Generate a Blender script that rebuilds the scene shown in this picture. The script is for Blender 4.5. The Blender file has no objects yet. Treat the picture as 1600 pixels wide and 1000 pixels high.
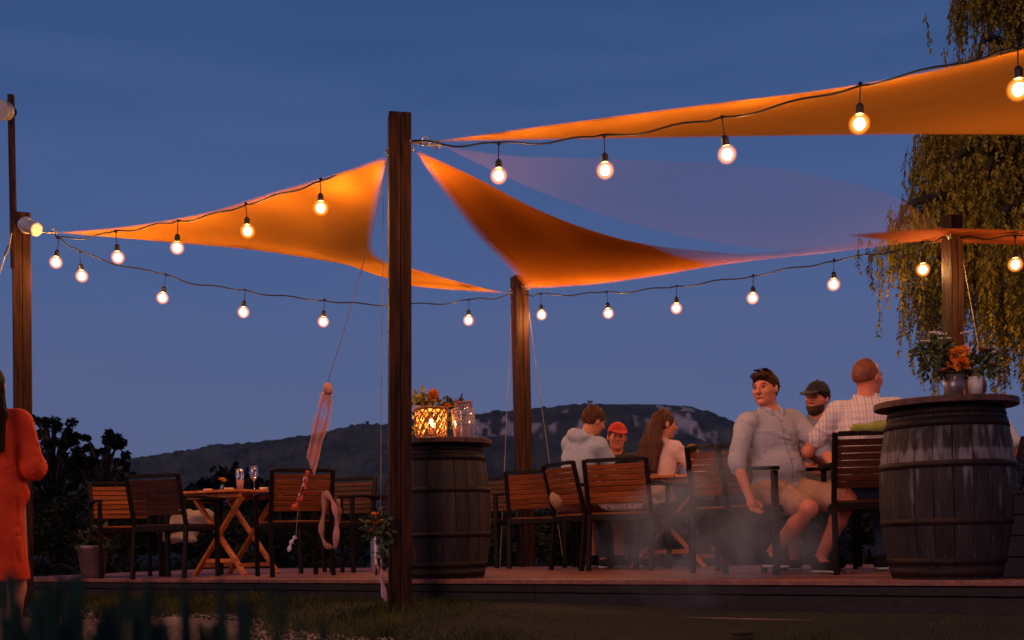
import bpy, bmesh, math, random
import numpy as np
from mathutils import Vector, Matrix, Euler
R = math.radians
rnd = random.Random(7)
rng = np.random.default_rng(11)
sc = bpy.context.scene
COL = sc.collection

# ------------------------------------------------------------------ camera
F = 1800.0; EYE = 0.584; ROLL = R(1.3); HY = 842.0; DECK = 0.32
cam = bpy.data.cameras.new('camera'); camo = bpy.data.objects.new('camera', cam); COL.objects.link(camo)
cam.sensor_width = 36; cam.lens = 36 * F / 1600; cam.shift_y = (HY - 500) / 1600
cam.clip_start = 0.05; cam.clip_end = 12000
camo.location = (0, 0, EYE)
camo.rotation_euler = (Matrix.Rotation(R(90), 3, 'X') @ Matrix.Rotation(-ROLL, 3, 'Z')).to_euler()
cam.dof.use_dof = True; cam.dof.focus_distance = 7.6; cam.dof.aperture_fstop = 5.6
sc.camera = camo
CR, SR = math.cos(ROLL), math.sin(ROLL)
def at(x, y, Y):
    u = (x - 800) / F; v = (HY - y) / F
    return Vector(((u * CR + v * SR) * Y, Y, EYE + (-u * SR + v * CR) * Y))
def on(x, s, z=DECK):
    Y = F / s; V = (z - EYE) / Y
    U = ((x - 800) / F + V * SR) / CR
    return Vector((U * Y, Y, z))

# ------------------------------------------------------------------ world, afterglow, exposure
w = bpy.data.worlds.new('World'); sc.world = w; w.use_nodes = True
nt = w.node_tree; nt.nodes.clear()
def N(nt, t, **k):
    n = nt.nodes.new(t)
    for a, b in k.items(): setattr(n, a, b)
    return n
out = N(nt, 'ShaderNodeOutputWorld'); bg = N(nt, 'ShaderNodeBackground')
tc = N(nt, 'ShaderNodeTexCoord'); sep = N(nt, 'ShaderNodeSeparateXYZ'); cr = N(nt, 'ShaderNodeValToRGB')
nt.links.new(tc.outputs['Generated'], sep.inputs[0])
nz = N(nt, 'ShaderNodeTexNoise'); mp = N(nt, 'ShaderNodeMapping'); mp.inputs['Scale'].default_value = (3, 3, 22)
nz.inputs['Scale'].default_value = 1.6; nz.inputs['Detail'].default_value = 5
nt.links.new(tc.outputs['Generated'], mp.inputs[0]); nt.links.new(mp.outputs[0], nz.inputs[0])
mr = N(nt, 'ShaderNodeMapRange'); mr.inputs[1].default_value = .35; mr.inputs[2].default_value = .75
mr.inputs[3].default_value = 0; mr.inputs[4].default_value = .06
nt.links.new(nz.outputs[0], mr.inputs[0])
ad = N(nt, 'ShaderNodeMath', operation='SUBTRACT')
nt.links.new(sep.outputs[2], ad.inputs[0]); nt.links.new(mr.outputs[0], ad.inputs[1])
nt.links.new(ad.outputs[0], cr.inputs[0])
el = cr.color_ramp.elements
el[0].position = 0.0; el[0].color = (.112, .138, .252, 1)
el[1].position = .62; el[1].color = (.018, .048, .125, 1)
for p, c in ((.09, (.094, .124, .255)), (.20, (.070, .116, .272)), (.30, (.052, .102, .256)), (.43, (.030, .074, .190))):
    e = cr.color_ramp.elements.new(p); e.color = (*c, 1)
nt.links.new(cr.outputs[0], bg.inputs[0]); bg.inputs[1].default_value = 1.0
nt.links.new(bg.outputs[0], out.inputs[0])
sun = bpy.data.lights.new('sun', 'SUN'); suno = bpy.data.objects.new('sun', sun); COL.objects.link(suno)
sun.energy = 0.95; sun.angle = R(30); sun.color = (1.0, .47, .38)
suno.rotation_euler = (R(74), 0, R(-32))       # the afterglow, low behind the camera on the left
sc.view_settings.view_transform = 'Standard'; sc.view_settings.look = 'None'
sc.view_settings.exposure = 0; sc.view_settings.gamma = 1; sc.view_settings.use_curve_mapping = False
sc.cycles.use_denoising = True; sc.cycles.max_bounces = 8; sc.cycles.transparent_max_bounces = 24
sc.cycles.sample_clamp_indirect = 4; sc.cycles.volume_step_rate = 2.0; sc.cycles.volume_max_steps = 96
sc.cycles.caustics_refractive = False; sc.cycles.caustics_reflective = False

# ------------------------------------------------------------------ materials
def hexc(c): return (*c, 1)
def mat(name, col, rough=.6, col2=None, scale=8, stretch=(1, 1, 1), bump=0, bscale=None, obj_var=0, spec=.35,
        metal=0, detail=5, lo=.35, hi=.65, coord='Object', extra=None):
    m = bpy.data.materials.new(name); m.use_nodes = True; t = m.node_tree
    b = t.nodes['Principled BSDF']; b.inputs['Roughness'].default_value = rough
    b.inputs['Specular IOR Level'].default_value = spec; b.inputs['Metallic'].default_value = metal
    tcn = N(t, 'ShaderNodeTexCoord'); mpn = N(t, 'ShaderNodeMapping'); mpn.inputs['Scale'].default_value = stretch
    t.links.new(tcn.outputs[coord], mpn.inputs[0])
    oi = N(t, 'ShaderNodeObjectInfo')
    vm = N(t, 'ShaderNodeVectorMath', operation='ADD')
    sm = N(t, 'ShaderNodeMath', operation='MULTIPLY'); sm.inputs[1].default_value = 37.0
    t.links.new(oi.outputs['Random'], sm.inputs[0]); t.links.new(mpn.outputs[0], vm.inputs[0]); t.links.new(sm.outputs[0], vm.inputs[1])
    n = N(t, 'ShaderNodeTexNoise'); n.inputs['Scale'].default_value = scale; n.inputs['Detail'].default_value = detail
    t.links.new(vm.outputs[0], n.inputs[0])
    r = N(t, 'ShaderNodeMapRange'); r.inputs[1].default_value = lo; r.inputs[2].default_value = hi
    t.links.new(n.outputs[0], r.inputs[0])
    mx = N(t, 'ShaderNodeMix', data_type='RGBA')
    mx.inputs[6].default_value = hexc(col); mx.inputs[7].default_value = hexc(col2 or tuple(c * .6 for c in col))
    t.links.new(r.outputs[0], mx.inputs[0])
    last = mx.outputs[2]
    if obj_var:
        hs = N(t, 'ShaderNodeHueSaturation'); rr = N(t, 'ShaderNodeMapRange')
        rr.inputs[3].default_value = 1 - obj_var; rr.inputs[4].default_value = 1 + obj_var
        t.links.new(oi.outputs['Random'], rr.inputs[0]); t.links.new(rr.outputs[0], hs.inputs['Value'])
        t.links.new(last, hs.inputs['Color']); last = hs.outputs[0]
    if extra: last = extra(t, last, tcn)
    t.links.new(last, b.inputs['Base Color'])
    if bump:
        n2 = n
        if bscale:
            n2 = N(t, 'ShaderNodeTexNoise'); n2.inputs['Scale'].default_value = bscale; n2.inputs['Detail'].default_value = 4
            t.links.new(vm.outputs[0], n2.inputs[0])
        bp = N(t, 'ShaderNodeBump'); bp.inputs['Strength'].default_value = bump; bp.inputs['Distance'].default_value = .01
        t.links.new(n2.outputs[0], bp.inputs['Height']); t.links.new(bp.outputs[0], b.inputs['Normal'])
    return m
def glass(name, col=(1, 1, 1), rough=.02):
    m = bpy.data.materials.new(name); m.use_nodes = True; t = m.node_tree; t.nodes.clear()
    o = N(t, 'ShaderNodeOutputMaterial'); g = N(t, 'ShaderNodeBsdfGlossy'); tr = N(t, 'ShaderNodeBsdfTransparent')
    fr = N(t, 'ShaderNodeLayerWeight'); fr.inputs[0].default_value = .35; mx = N(t, 'ShaderNodeMixShader')
    g.inputs['Roughness'].default_value = rough; tr.inputs[0].default_value = hexc(col); g.inputs[0].default_value = (1, 1, 1, 1)
    mrr = N(t, 'ShaderNodeMapRange'); mrr.inputs[3].default_value = .07; mrr.inputs[4].default_value = .8
    t.links.new(fr.outputs['Facing'], mrr.inputs[0]); t.links.new(mrr.outputs[0], mx.inputs[0])
    t.links.new(tr.outputs[0], mx.inputs[1]); t.links.new(g.outputs[0], mx.inputs[2]); t.links.new(mx.outputs[0], o.inputs[0])
    return m
def emit(name, col, s):
    m = bpy.data.materials.new(name); m.use_nodes = True; t = m.node_tree; t.nodes.clear()
    o = N(t, 'ShaderNodeOutputMaterial'); e = N(t, 'ShaderNodeEmission'); e.inputs[0].default_value = hexc(col); e.inputs[1].default_value = s
    t.links.new(e.outputs[0], o.inputs[0]); return m
def sailmat(name, col, trans=.5, see_through=0.0, edge_fade=True):
    m = bpy.data.materials.new(name); m.use_nodes = True; t = m.node_tree; t.nodes.clear()
    o = N(t, 'ShaderNodeOutputMaterial'); d = N(t, 'ShaderNodeBsdfDiffuse'); tl = N(t, 'ShaderNodeBsdfTranslucent')
    tcn = N(t, 'ShaderNodeTexCoord'); n = N(t, 'ShaderNodeTexNoise'); n.inputs['Scale'].default_value = 3.0; n.inputs['Detail'].default_value = 4
    t.links.new(tcn.outputs['Object'], n.inputs[0])
    mx = N(t, 'ShaderNodeMix', data_type='RGBA'); mx.inputs[6].default_value = hexc(col); mx.inputs[7].default_value = hexc(tuple(c * .82 for c in col))
    t.links.new(n.outputs[0], mx.inputs[0])
    t.links.new(mx.outputs[2], d.inputs[0]); t.links.new(mx.outputs[2], tl.inputs[0])
    ms = N(t, 'ShaderNodeMixShader'); ms.inputs[0].default_value = trans
    t.links.new(d.outputs[0], ms.inputs[1]); t.links.new(tl.outputs[0], ms.inputs[2])
    # see-through mix; on the sails its edge fade imitates motion blur
    tr = N(t, 'ShaderNodeBsdfTransparent'); m2 = N(t, 'ShaderNodeMixShader')
    at_ = N(t, 'ShaderNodeAttribute', attribute_name='open')  # 'open' is the fade amount set on the sails
    mm = N(t, 'ShaderNodeMath', operation='MAXIMUM'); mm.inputs[1].default_value = see_through
    t.links.new(at_.outputs['Fac'], mm.inputs[0]); t.links.new(mm.outputs[0], m2.inputs[0])
    t.links.new(ms.outputs[0], m2.inputs[1]); t.links.new(tr.outputs[0], m2.inputs[2]); t.links.new(m2.outputs[0], o.inputs[0])
    return m
M = {}
M['post'] = mat('post_wood', (.058, .021, .010), .6, (.014, .006, .004), 5, (9, 9, .7), .5, spec=.12)
M['frame'] = mat('chair_frame', (.011, .006, .005), .55, (.007, .004, .004), 6, (3, 3, 3), .1, spec=.12)
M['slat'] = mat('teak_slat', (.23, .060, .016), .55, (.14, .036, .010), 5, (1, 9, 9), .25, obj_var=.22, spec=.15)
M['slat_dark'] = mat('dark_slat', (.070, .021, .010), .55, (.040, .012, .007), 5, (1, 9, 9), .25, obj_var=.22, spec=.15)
M['table'] = mat('table_wood', (.62, .20, .04), .4, (.40, .12, .026), 5, (1, 8, 8), .2, obj_var=.2)
M['deck'] = mat('deck_plank', (.26, .10, .07), .6, (.15, .06, .045), 5, (1, 8, 8), .4, obj_var=.3)
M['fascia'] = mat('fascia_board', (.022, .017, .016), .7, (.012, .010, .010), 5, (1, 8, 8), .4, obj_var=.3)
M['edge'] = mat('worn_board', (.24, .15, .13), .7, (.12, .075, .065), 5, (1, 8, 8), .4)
M['iron'] = mat('hoop_iron', (.010, .008, .009), .6, (.028, .012, .008), 9, (1, 1, 1), .3, spec=.25)
def streaks(t, last, tcn):
    mpn = N(t, 'ShaderNodeMapping'); mpn.inputs['Scale'].default_value = (26, 26, 3.2)
    t.links.new(tcn.outputs['Object'], mpn.inputs[0])
    n = N(t, 'ShaderNodeTexNoise'); n.inputs['Scale'].default_value = 1.2; n.inputs['Detail'].default_value = 6
    oi = N(t, 'ShaderNodeObjectInfo'); va = N(t, 'ShaderNodeVectorMath', operation='ADD')
    sm = N(t, 'ShaderNodeMath', operation='MULTIPLY'); sm.inputs[1].default_value = 51
    t.links.new(oi.outputs['Random'], sm.inputs[0]); t.links.new(mpn.outputs[0], va.inputs[0]); t.links.new(sm.outputs[0], va.inputs[1])
    t.links.new(va.outputs[0], n.inputs[0])
    sp = N(t, 'ShaderNodeSeparateXYZ'); t.links.new(tcn.outputs['Object'], sp.inputs[0])
    # drips below the top hoop and a chalky ring above the belly hoop
    c = N(t, 'ShaderNodeFloatCurve'); cm = c.mapping.curves[0]
    pts = [(0, .12), (.30, .14), (.52, .2), (.60, .2), (.625, .62), (.67, .58), (.70, .3), (.84, .45), (.86, .1), (1, .1)]
    cm.points[0].location = pts[0]; cm.points[1].location = pts[-1]
    for p in pts[1:-1]: cm.points.new(*p)
    c.mapping.update(); t.links.new(sp.outputs[2], c.inputs['Value'])
    s2 = N(t, 'ShaderNodeMath', operation='MULTIPLY_ADD'); s2.inputs[1].default_value = .55
    t.links.new(c.outputs[0], s2.inputs[0]); t.links.new(n.outputs[0], s2.inputs[2])
    mr2 = N(t, 'ShaderNodeMapRange'); mr2.inputs[1].default_value = .68; mr2.inputs[2].default_value = .92; mr2.inputs[4].default_value = .75
    t.links.new(s2.outputs[0], mr2.inputs[0])
    mx = N(t, 'ShaderNodeMix', data_type='RGBA'); mx.inputs[7].default_value = (.24, .22, .24, 1)
    t.links.new(mr2.outputs[0], mx.inputs[0]); t.links.new(last, mx.inputs[6]); return mx.outputs[2]
M['stave'] = mat('barrel_oak', (.050, .034, .033), .7, (.024, .017, .018), 4, (5, 5, 1), .5, obj_var=.28)
M['stave_worn'] = mat('barrel_oak_worn', (.034, .024, .024), .7, (.013, .010, .011), 4, (5, 5, 1), .5, obj_var=.3, extra=streaks)
M['lid'] = mat('barrel_lid', (.11, .05, .035), .55, (.05, .024, .02), 5, (1, 6, 6), .4, obj_var=.2)
M['cable'] = mat('black_cable', (.012, .012, .014), .5)
M['rope'] = mat('pale_rope', (.45, .36, .30), .8)
M['white'] = mat('white_plastic', (.62, .60, .60), .4)
M['black'] = mat('black_paint', (.008, .008, .009), .6)
M['steel'] = mat('steel', (.5, .48, .46), .3, metal=.9)
M['skin'] = mat('skin', (.58, .25, .155), .5, (.50, .19, .115), 9, lo=.3, hi=.7)
M['skin_red'] = mat('skin_ruddy', (.62, .23, .14), .5, (.52, .16, .10), 9, lo=.3, hi=.7)
M['hair_dark'] = mat('hair_dark', (.022, .010, .007), .7, (.010, .005, .004), 30, (4, 4, 1), .5, spec=.1)
M['hair_brown'] = mat('hair_brown', (.10, .024, .010), .65, (.04, .012, .006), 30, (5, 5, .6), .6)
M['hair_mid'] = mat('hair_mid', (.055, .022, .012), .6, (.025, .011, .007), 40, (5, 2, 2), .6, spec=.15)
M['hair_bald'] = mat('hair_cropped', (.22, .07, .035), .6, (.14, .045, .022), 30, bump=.3)
M['eye'] = mat('eye_dark', (.03, .02, .015), .2)
M['lip'] = mat('lip', (.38, .10, .07), .5)
M['beard'] = mat('beard', (.05, .022, .014), .7, bump=.4)
M['orange_dress'] = mat('dress_cloth', (.72, .055, .010), .8, (.60, .035, .006), 6)
def stripes(t, last, tcn):
    wv = N(t, 'ShaderNodeTexWave', wave_type='BANDS', bands_direction='Z'); wv.inputs['Scale'].default_value = 26; wv.inputs['Distortion'].default_value = .6
    t.links.new(tcn.outputs['Object'], wv.inputs[0])
    mx = N(t, 'ShaderNodeMix', data_type='RGBA'); mx.inputs[7].default_value = (.20, .23, .32, 1)
    mr2 = N(t, 'ShaderNodeMapRange'); mr2.inputs[4].default_value = .6
    t.links.new(wv.outputs['Fac'], mr2.inputs[0]); t.links.new(mr2.outputs[0], mx.inputs[0]); t.links.new(last, mx.inputs[6]); return mx.outputs[2]
def plaid(t, last, tcn):
    o_ = last
    for d, s_, c in (('X', 7, (.34, .36, .46)), ('Z', 7, (.34, .36, .46)), ('X', 15, (.85, .68, .66)), ('Z', 15, (.55, .45, .50))):
        wv = N(t, 'ShaderNodeTexWave', wave_type='BANDS', bands_direction=d); wv.inputs['Scale'].default_value = s_; wv.inputs['Distortion'].default_value = .8
        wv.inputs['Detail Scale'].default_value = .5
        t.links.new(tcn.outputs['Object'], wv.inputs[0])
        mr2 = N(t, 'ShaderNodeMapRange'); mr2.inputs[1].default_value = .72; mr2.inputs[2].default_value = .82; mr2.inputs[4].default_value = .6
        mx = N(t, 'ShaderNodeMix', data_type='RGBA'); mx.inputs[7].default_value = hexc(c)
        t.links.new(wv.outputs['Fac'], mr2.inputs[0]); t.links.new(mr2.outputs[0], mx.inputs[0]); t.links.new(o_, mx.inputs[6]); o_ = mx.outputs[2]
    return o_
def floral(t, last, tcn):
    v = N(t, 'ShaderNodeTexVoronoi'); v.inputs['Scale'].default_value = 30; t.links.new(tcn.outputs['Object'], v.inputs[0])
    mr2 = N(t, 'ShaderNodeMapRange'); mr2.inputs[1].default_value = .30; mr2.inputs[2].default_value = .22
    mx = N(t, 'ShaderNodeMix', data_type='RGBA'); mx.inputs[7].default_value = (.35, .03, .03, 1)
    t.links.new(v.outputs['Distance'], mr2.inputs[0]); t.links.new(mr2.outputs[0], mx.inputs[0]); t.links.new(last, mx.inputs[6]); return mx.outputs[2]
M['shirt_blue'] = mat('striped_shirt', (.46, .44, .50), .85, (.38, .37, .44), 5, bump=.3, bscale=25, extra=stripes)
M['shirt_grey'] = mat('grey_shirt', (.22, .23, .30), .85, (.16, .17, .23), 5)
M['shirt_plaid'] = mat('plaid_shirt', (.66, .58, .60), .85, (.55, .48, .50), 4, extra=plaid)
M['shirt_seam'] = mat('shirt_seam', (.27, .27, .33), .9)
M['hoodie'] = mat('hoodie', (.40, .45, .58), .9, (.33, .38, .50), 5, bump=.3, bscale=20)
M['sweater'] = mat('sweater', (.74, .52, .47), .9, (.62, .42, .38), 5, bump=.3, bscale=20)
M['white_shirt'] = mat('white_shirt', (.68, .64, .66), .85)
M['dark_shirt'] = mat('dark_shirt', (.03, .03, .04), .85)
M['shorts'] = mat('beige_shorts', (.46, .27, .18), .85, (.38, .21, .14), 5)
M['jeans'] = mat('jeans', (.06, .09, .18), .85)
M['black_cloth'] = mat('black_cloth', (.014, .014, .018), .9)
M['red_cap'] = mat('red_cap', (.62, .045, .025), .8)
M['blanket'] = mat('blanket', (.42, .33, .33), .95, (.30, .23, .24), 8, bump=.4, bscale=18)
M['floral'] = mat('floral_cloth', (.72, .60, .58), .9, extra=floral)
M['scarf'] = mat('scarf', (.36, .20, .15), .9, (.30, .15, .12), 9)
M['green_cloth'] = mat('green_cloth', (.30, .33, .07), .9)
M['ribbon_pink'] = mat('ribbon_pink', (.48, .22, .23), .7)
M['ribbon_white'] = mat('ribbon_white', (.62, .55, .60), .7)
M['ribbon_red'] = mat('ribbon_red', (.62, .07, .03), .7)
M['leaf_dark'] = mat('leaf_dark', (.016, .023, .014), .8, (.008, .013, .010), 1.5, obj_var=.2, spec=.1)
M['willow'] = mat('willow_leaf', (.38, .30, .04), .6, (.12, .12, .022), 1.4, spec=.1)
M['bark'] = mat('bark', (.045, .030, .022), .9, bump=.6)
M['leaf'] = mat('posy_leaf', (.07, .10, .03), .6, (.03, .05, .02), 12)
M['leaf_yellow'] = mat('posy_leaf_yellow', (.45, .33, .05), .6, (.25, .21, .04), 12)
M['petal_orange'] = mat('petal_orange', (.90, .34, .035), .7, (.80, .22, .02), 20)
M['petal_yellow'] = mat('petal_yellow', (.90, .50, .06), .7)
M['petal_white'] = mat('petal_white', (.75, .62, .58), .7)
M['petal_pink'] = mat('petal_pink', (.65, .25, .22), .7)
M['grass'] = mat('grass_blade', (.10, .10, .022), .8, (.032, .042, .014), 1.6, spec=.1)
M['reed'] = mat('reed_blade', (.018, .050, .038), .8, (.008, .024, .020), 3, spec=.1)
M['ribbon_sheer'] = sailmat('ribbon_sheer', (.75, .50, .52), .3, .55)
M['ribbon_sheer_pink'] = sailmat('ribbon_sheer_pink', (.75, .22, .22), .3, .5)
M['ground'] = mat('meadow_ground', (.022, .022, .012), .95, (.012, .013, .009), .8, bump=.8, bscale=14)
M['gravel'] = mat('gravel_ground', (.36, .27, .26), .95, (.20, .145, .14), 30, bump=1, bscale=60)
M['stone'] = mat('gravel_stone', (.34, .25, .24), .9, (.16, .12, .12), 20, obj_var=.3)
M['wicker'] = mat('wicker', (.55, .27, .10), .6, (.36, .16, .05), 30)
M['candle'] = mat('candle_wax', (.85, .62, .40), .5)
M['sand'] = mat('pink_sand', (.60, .36, .32), .9, (.50, .28, .25), 40)
M['lace'] = mat('lace', (.75, .55, .50), .8)
M['pot'] = mat('flower_pot', (.40, .26, .24), .8, (.28, .18, .17), 8)
M['tin'] = mat('ribbed_tin', (.40, .36, .36), .35, metal=.6)
M['glass'] = glass('clear_glass'); M['flame'] = emit('candle_flame', (1, .45, .12), 420)
M['bulb'] = emit('bulb_filament_glass', (1, .45, .14), 620)
def halo():  # lens halo of a bulb, painted as orange emission fading to the rim
    m = bpy.data.materials.new('halo_glow'); m.use_nodes = True; t = m.node_tree; t.nodes.clear()
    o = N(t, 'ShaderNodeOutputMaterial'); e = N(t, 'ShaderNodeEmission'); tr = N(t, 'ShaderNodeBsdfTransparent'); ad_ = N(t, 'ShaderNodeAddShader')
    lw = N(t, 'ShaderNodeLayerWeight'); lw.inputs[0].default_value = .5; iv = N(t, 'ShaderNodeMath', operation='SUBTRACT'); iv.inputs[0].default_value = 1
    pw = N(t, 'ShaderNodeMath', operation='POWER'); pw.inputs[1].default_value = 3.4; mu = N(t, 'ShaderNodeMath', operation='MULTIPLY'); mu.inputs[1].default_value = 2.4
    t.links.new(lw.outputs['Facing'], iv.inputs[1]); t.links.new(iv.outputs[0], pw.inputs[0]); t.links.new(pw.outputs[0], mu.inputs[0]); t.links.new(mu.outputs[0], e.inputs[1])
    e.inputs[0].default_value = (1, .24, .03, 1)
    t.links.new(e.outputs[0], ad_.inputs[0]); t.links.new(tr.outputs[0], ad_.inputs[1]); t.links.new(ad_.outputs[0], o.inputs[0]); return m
M['halo'] = halo()
M['house'] = mat('pale_render', (.35, .33, .33), .9)
M['roof'] = mat('roof_tile', (.05, .04, .04), .9)

# ------------------------------------------------------------------ mesh helpers
def tag(o, label=None, cat=None, group=None, kind=None):
    if label: o['label'] = label
    if cat: o['category'] = cat
    if group: o['group'] = group
    if kind: o['kind'] = kind
    return o
def empty(name, loc=(0, 0, 0), rz=0, label=None, cat=None, group=None):
    o = bpy.data.objects.new(name, None); COL.objects.link(o); o.location = loc; o.rotation_euler = (0, 0, rz)
    o.empty_display_size = .1
    return tag(o, label, cat, group)
def link(name, me, m, parent=None, smooth=False, bevel=0):
    o = bpy.data.objects.new(name, me); COL.objects.link(o)
    if m is not None:
        for mm in (m if isinstance(m, (list, tuple)) else [m]): me.materials.append(mm)
    if parent: o.parent = parent
    if smooth: me.shade_smooth()
    if bevel:
        b = o.modifiers.new('bevel', 'BEVEL'); b.width = bevel; b.segments = 2; b.limit_method = 'ANGLE'
    return o
class MB:
    def __init__(s): s.v = []; s.f = []
    def box(s, c, d, rot=None):
        b = len(s.v); c = Vector(c)
        for x in (-.5, .5):
            for y in (-.5, .5):
                for z in (-.5, .5):
                    p = Vector((x * d[0], y * d[1], z * d[2]))
                    if rot is not None: p = rot @ p
                    s.v.append(p + c)
        for q in ((0, 1, 3, 2), (4, 6, 7, 5), (0, 4, 5, 1), (2, 3, 7, 6), (0, 2, 6, 4), (1, 5, 7, 3)): s.f.append([b + i for i in q])
        return s
    def bar(s, a, b_, wx, wy, up=(0, 0, 1)):
        a = Vector(a); b_ = Vector(b_); d = (b_ - a); L = d.length; d.normalize()
        u = Vector(up)
        if abs(d.dot(u)) > .95: u = Vector((0, 1, 0))
        x = d.cross(u).normalized(); y = x.cross(d)
        return s.box((a + b_) / 2, (wx, L, wy), Matrix((x, d, y)).transposed())
    def tube(s, pts, rad, n=8, cap=True):
        pts = [Vector(p) for p in pts]; k = len(pts); base = len(s.v)
        if not hasattr(rad, '__len__'): rad = [rad] * k
        d0 = (pts[1] - pts[0]).normalized()
        x = d0.orthogonal().normalized()
        for i, p in enumerate(pts):
            d = (pts[min(i + 1, k - 1)] - pts[max(i - 1, 0)]).normalized()
            x = (x - d * x.dot(d)).normalized(); y = d.cross(x)
            for j in range(n):
                a = 2 * math.pi * j / n
                s.v.append(p + (x * math.cos(a) + y * math.sin(a)) * rad[i])
        for i in range(k - 1):
            for j in range(n):
                j2 = (j + 1) % n
                s.f.append([base + i * n + j, base + i * n + j2, base + (i + 1) * n + j2, base + (i + 1) * n + j])
        if cap:
            s.f.append([base + j for j in range(n)][::-1]); s.f.append([base + (k - 1) * n + j for j in range(n)])
        return s
    def lathe(s, prof, n=24, c=(0, 0, 0), cap=True):
        base = len(s.v); k = len(prof)
        for r, z in prof:
            for j in range(n):
                a = 2 * math.pi * j / n; s.v.append(Vector((c[0] + r * math.cos(a), c[1] + r * math.sin(a), c[2] + z)))
        for i in range(k - 1):
            for j in range(n):
                j2 = (j + 1) % n
                s.f.append([base + i * n + j, base + i * n + j2, base + (i + 1) * n + j2, base + (i + 1) * n + j])
        if cap:
            s.f.append([base + j for j in range(n)][::-1]); s.f.append([base + (k - 1) * n + j for j in range(n)])
        return s
    def ball(s, c, r, n=10, m=7, sq=(1, 1, 1)):
        prof = []
        base = len(s.v); c = Vector(c)
        for i in range(m + 1):
            t = math.pi * i / m
            for j in range(n):
                a = 2 * math.pi * j / n
                s.v.append(c + Vector((math.sin(t) * math.cos(a) * sq[0], math.sin(t) * math.sin(a) * sq[1], math.cos(t) * sq[2])) * r)
        for i in range(m):
            for j in range(n):
                j2 = (j + 1) % n
                s.f.append([base + i * n + j, base + (i + 1) * n + j, base + (i + 1) * n + j2, base + i * n + j2])
        return s
    def mesh(s, name):
        me = bpy.data.meshes.new(name); me.from_pydata([tuple(v) for v in s.v], [], s.f); me.update(); return me
    def build(s, name, m, parent=None, smooth=False, bevel=0): return link(name, s.mesh(name), m, parent, smooth, bevel)
def npmesh(name, V, Q):
    me = bpy.data.meshes.new(name); V = np.asarray(V, np.float32); Q = np.asarray(Q, np.int32); k = Q.shape[1]
    me.vertices.add(len(V)); me.vertices.foreach_set('co', V.ravel())
    me.loops.add(Q.size); me.loops.foreach_set('vertex_index', Q.ravel())
    me.polygons.add(len(Q)); me.polygons.foreach_set('loop_start', np.arange(len(Q), dtype=np.int32) * k)
    me.update(calc_edges=True); me.validate(); return me
def copy_tree(o, parent=None):
    c = o.copy(); COL.objects.link(c); c.parent = parent
    for ch in list(o.children): copy_tree(ch, c)
    return c
def catmull(pts, n):
    pts = [Vector(p) for p in pts]; P_ = [pts[0] * 2 - pts[1]] + pts + [pts[-1] * 2 - pts[-2]]; res = []; k = len(pts) - 1
    for i in range(n + 1):
        t = i / n * k; j = min(int(t), k - 1); f = t - j; a, b, c, d = P_[j:j + 4]
        res.append(.5 * ((2 * b) + (c - a) * f + (2 * a - 5 * b + 4 * c - d) * f * f + (3 * b - a - 3 * c + d) * f ** 3))
    return res

# ------------------------------------------------------------------ deck frame
E0 = Vector((2.34, 5.80, 0)); EV = Vector((.8215, -.570, 0)); NV = Vector((.570, .8215, 0)); DA = math.atan2(EV.y, EV.x)
def dk(a, b, z=DECK): return Vector((E0.x + a * EV.x + b * NV.x, E0.y + a * EV.y + b * NV.y, z))
def ab(p): d = Vector((p[0] - E0.x, p[1] - E0.y)); return d.x * EV.x + d.y * EV.y, d.x * NV.x + d.y * NV.y
DEPTH = 2.9; A0, A1 = -9.0, 3.6

# ------------------------------------------------------------------ noise
_lat = rng.random((64, 64, 64)).astype(np.float32)
def vnoise(X, Y, Z, s):
    X = X * s + 100.3; Y = Y * s + 100.7; Z = Z * s + 100.1
    xi = np.floor(X).astype(int); yi = np.floor(Y).astype(int); zi = np.floor(Z).astype(int)
    fx, fy, fz = X - xi, Y - yi, Z - zi
    fx = fx * fx * (3 - 2 * fx); fy = fy * fy * (3 - 2 * fy); fz = fz * fz * (3 - 2 * fz)
    def L(a, b, c): return _lat[(xi + a) % 64, (yi + b) % 64, (zi + c) % 64]
    return ((L(0,0,0)*(1-fx)+L(1,0,0)*fx)*(1-fy)+(L(0,1,0)*(1-fx)+L(1,1,0)*fx)*fy)*(1-fz) + ((L(0,0,1)*(1-fx)+L(1,0,1)*fx)*(1-fy)+(L(0,1,1)*(1-fx)+L(1,1,1)*fx)*fy)*fz

# ------------------------------------------------------------------ ground
def gz(X, Y):
    b = (X - E0.x) * NV.x + (Y - E0.y) * NV.y
    a = (X - E0.x) * EV.x + (Y - E0.y) * EV.y
    k = np.clip((a + 6) / 3, 0, 1); wd = .55 + .85 * k * k * (3 - 2 * k)
    t = np.clip((b + wd) / (wd - .05), 0, 1); t = t * t * (3 - 2 * t)
    base = .155 * t
    far = np.clip((b - 6) / 40, 0, 1)
    return base - far * 1.2 + (vnoise(X, Y, X * 0, .9) - .5) * .05 * (np.hypot(X, Y) < 60)
def ground():
    xs = np.concatenate([-np.geomspace(9, 6000, 26)[::-1], np.linspace(-8.6, 8.6, 150), np.geomspace(9, 6000, 26)])
    ys = np.concatenate([-np.geomspace(3, 3000, 14)[::-1], np.linspace(-2.6, 14, 150), np.geomspace(14.4, 7000, 30)])
    X, Y = np.meshgrid(xs, ys, indexing='ij'); Z = gz(X, Y)
    V = np.stack([X, Y, Z], -1).reshape(-1, 3); nx, ny = X.shape
    I = np.arange(nx * ny).reshape(nx, ny)
    Q = np.stack([I[:-1, :-1], I[1:, :-1], I[1:, 1:], I[:-1, 1:]], -1).reshape(-1, 4)
    o = link('ground', npmesh('ground', V, Q), M['ground'], smooth=True); tag(o, kind='structure')
ground()
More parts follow.
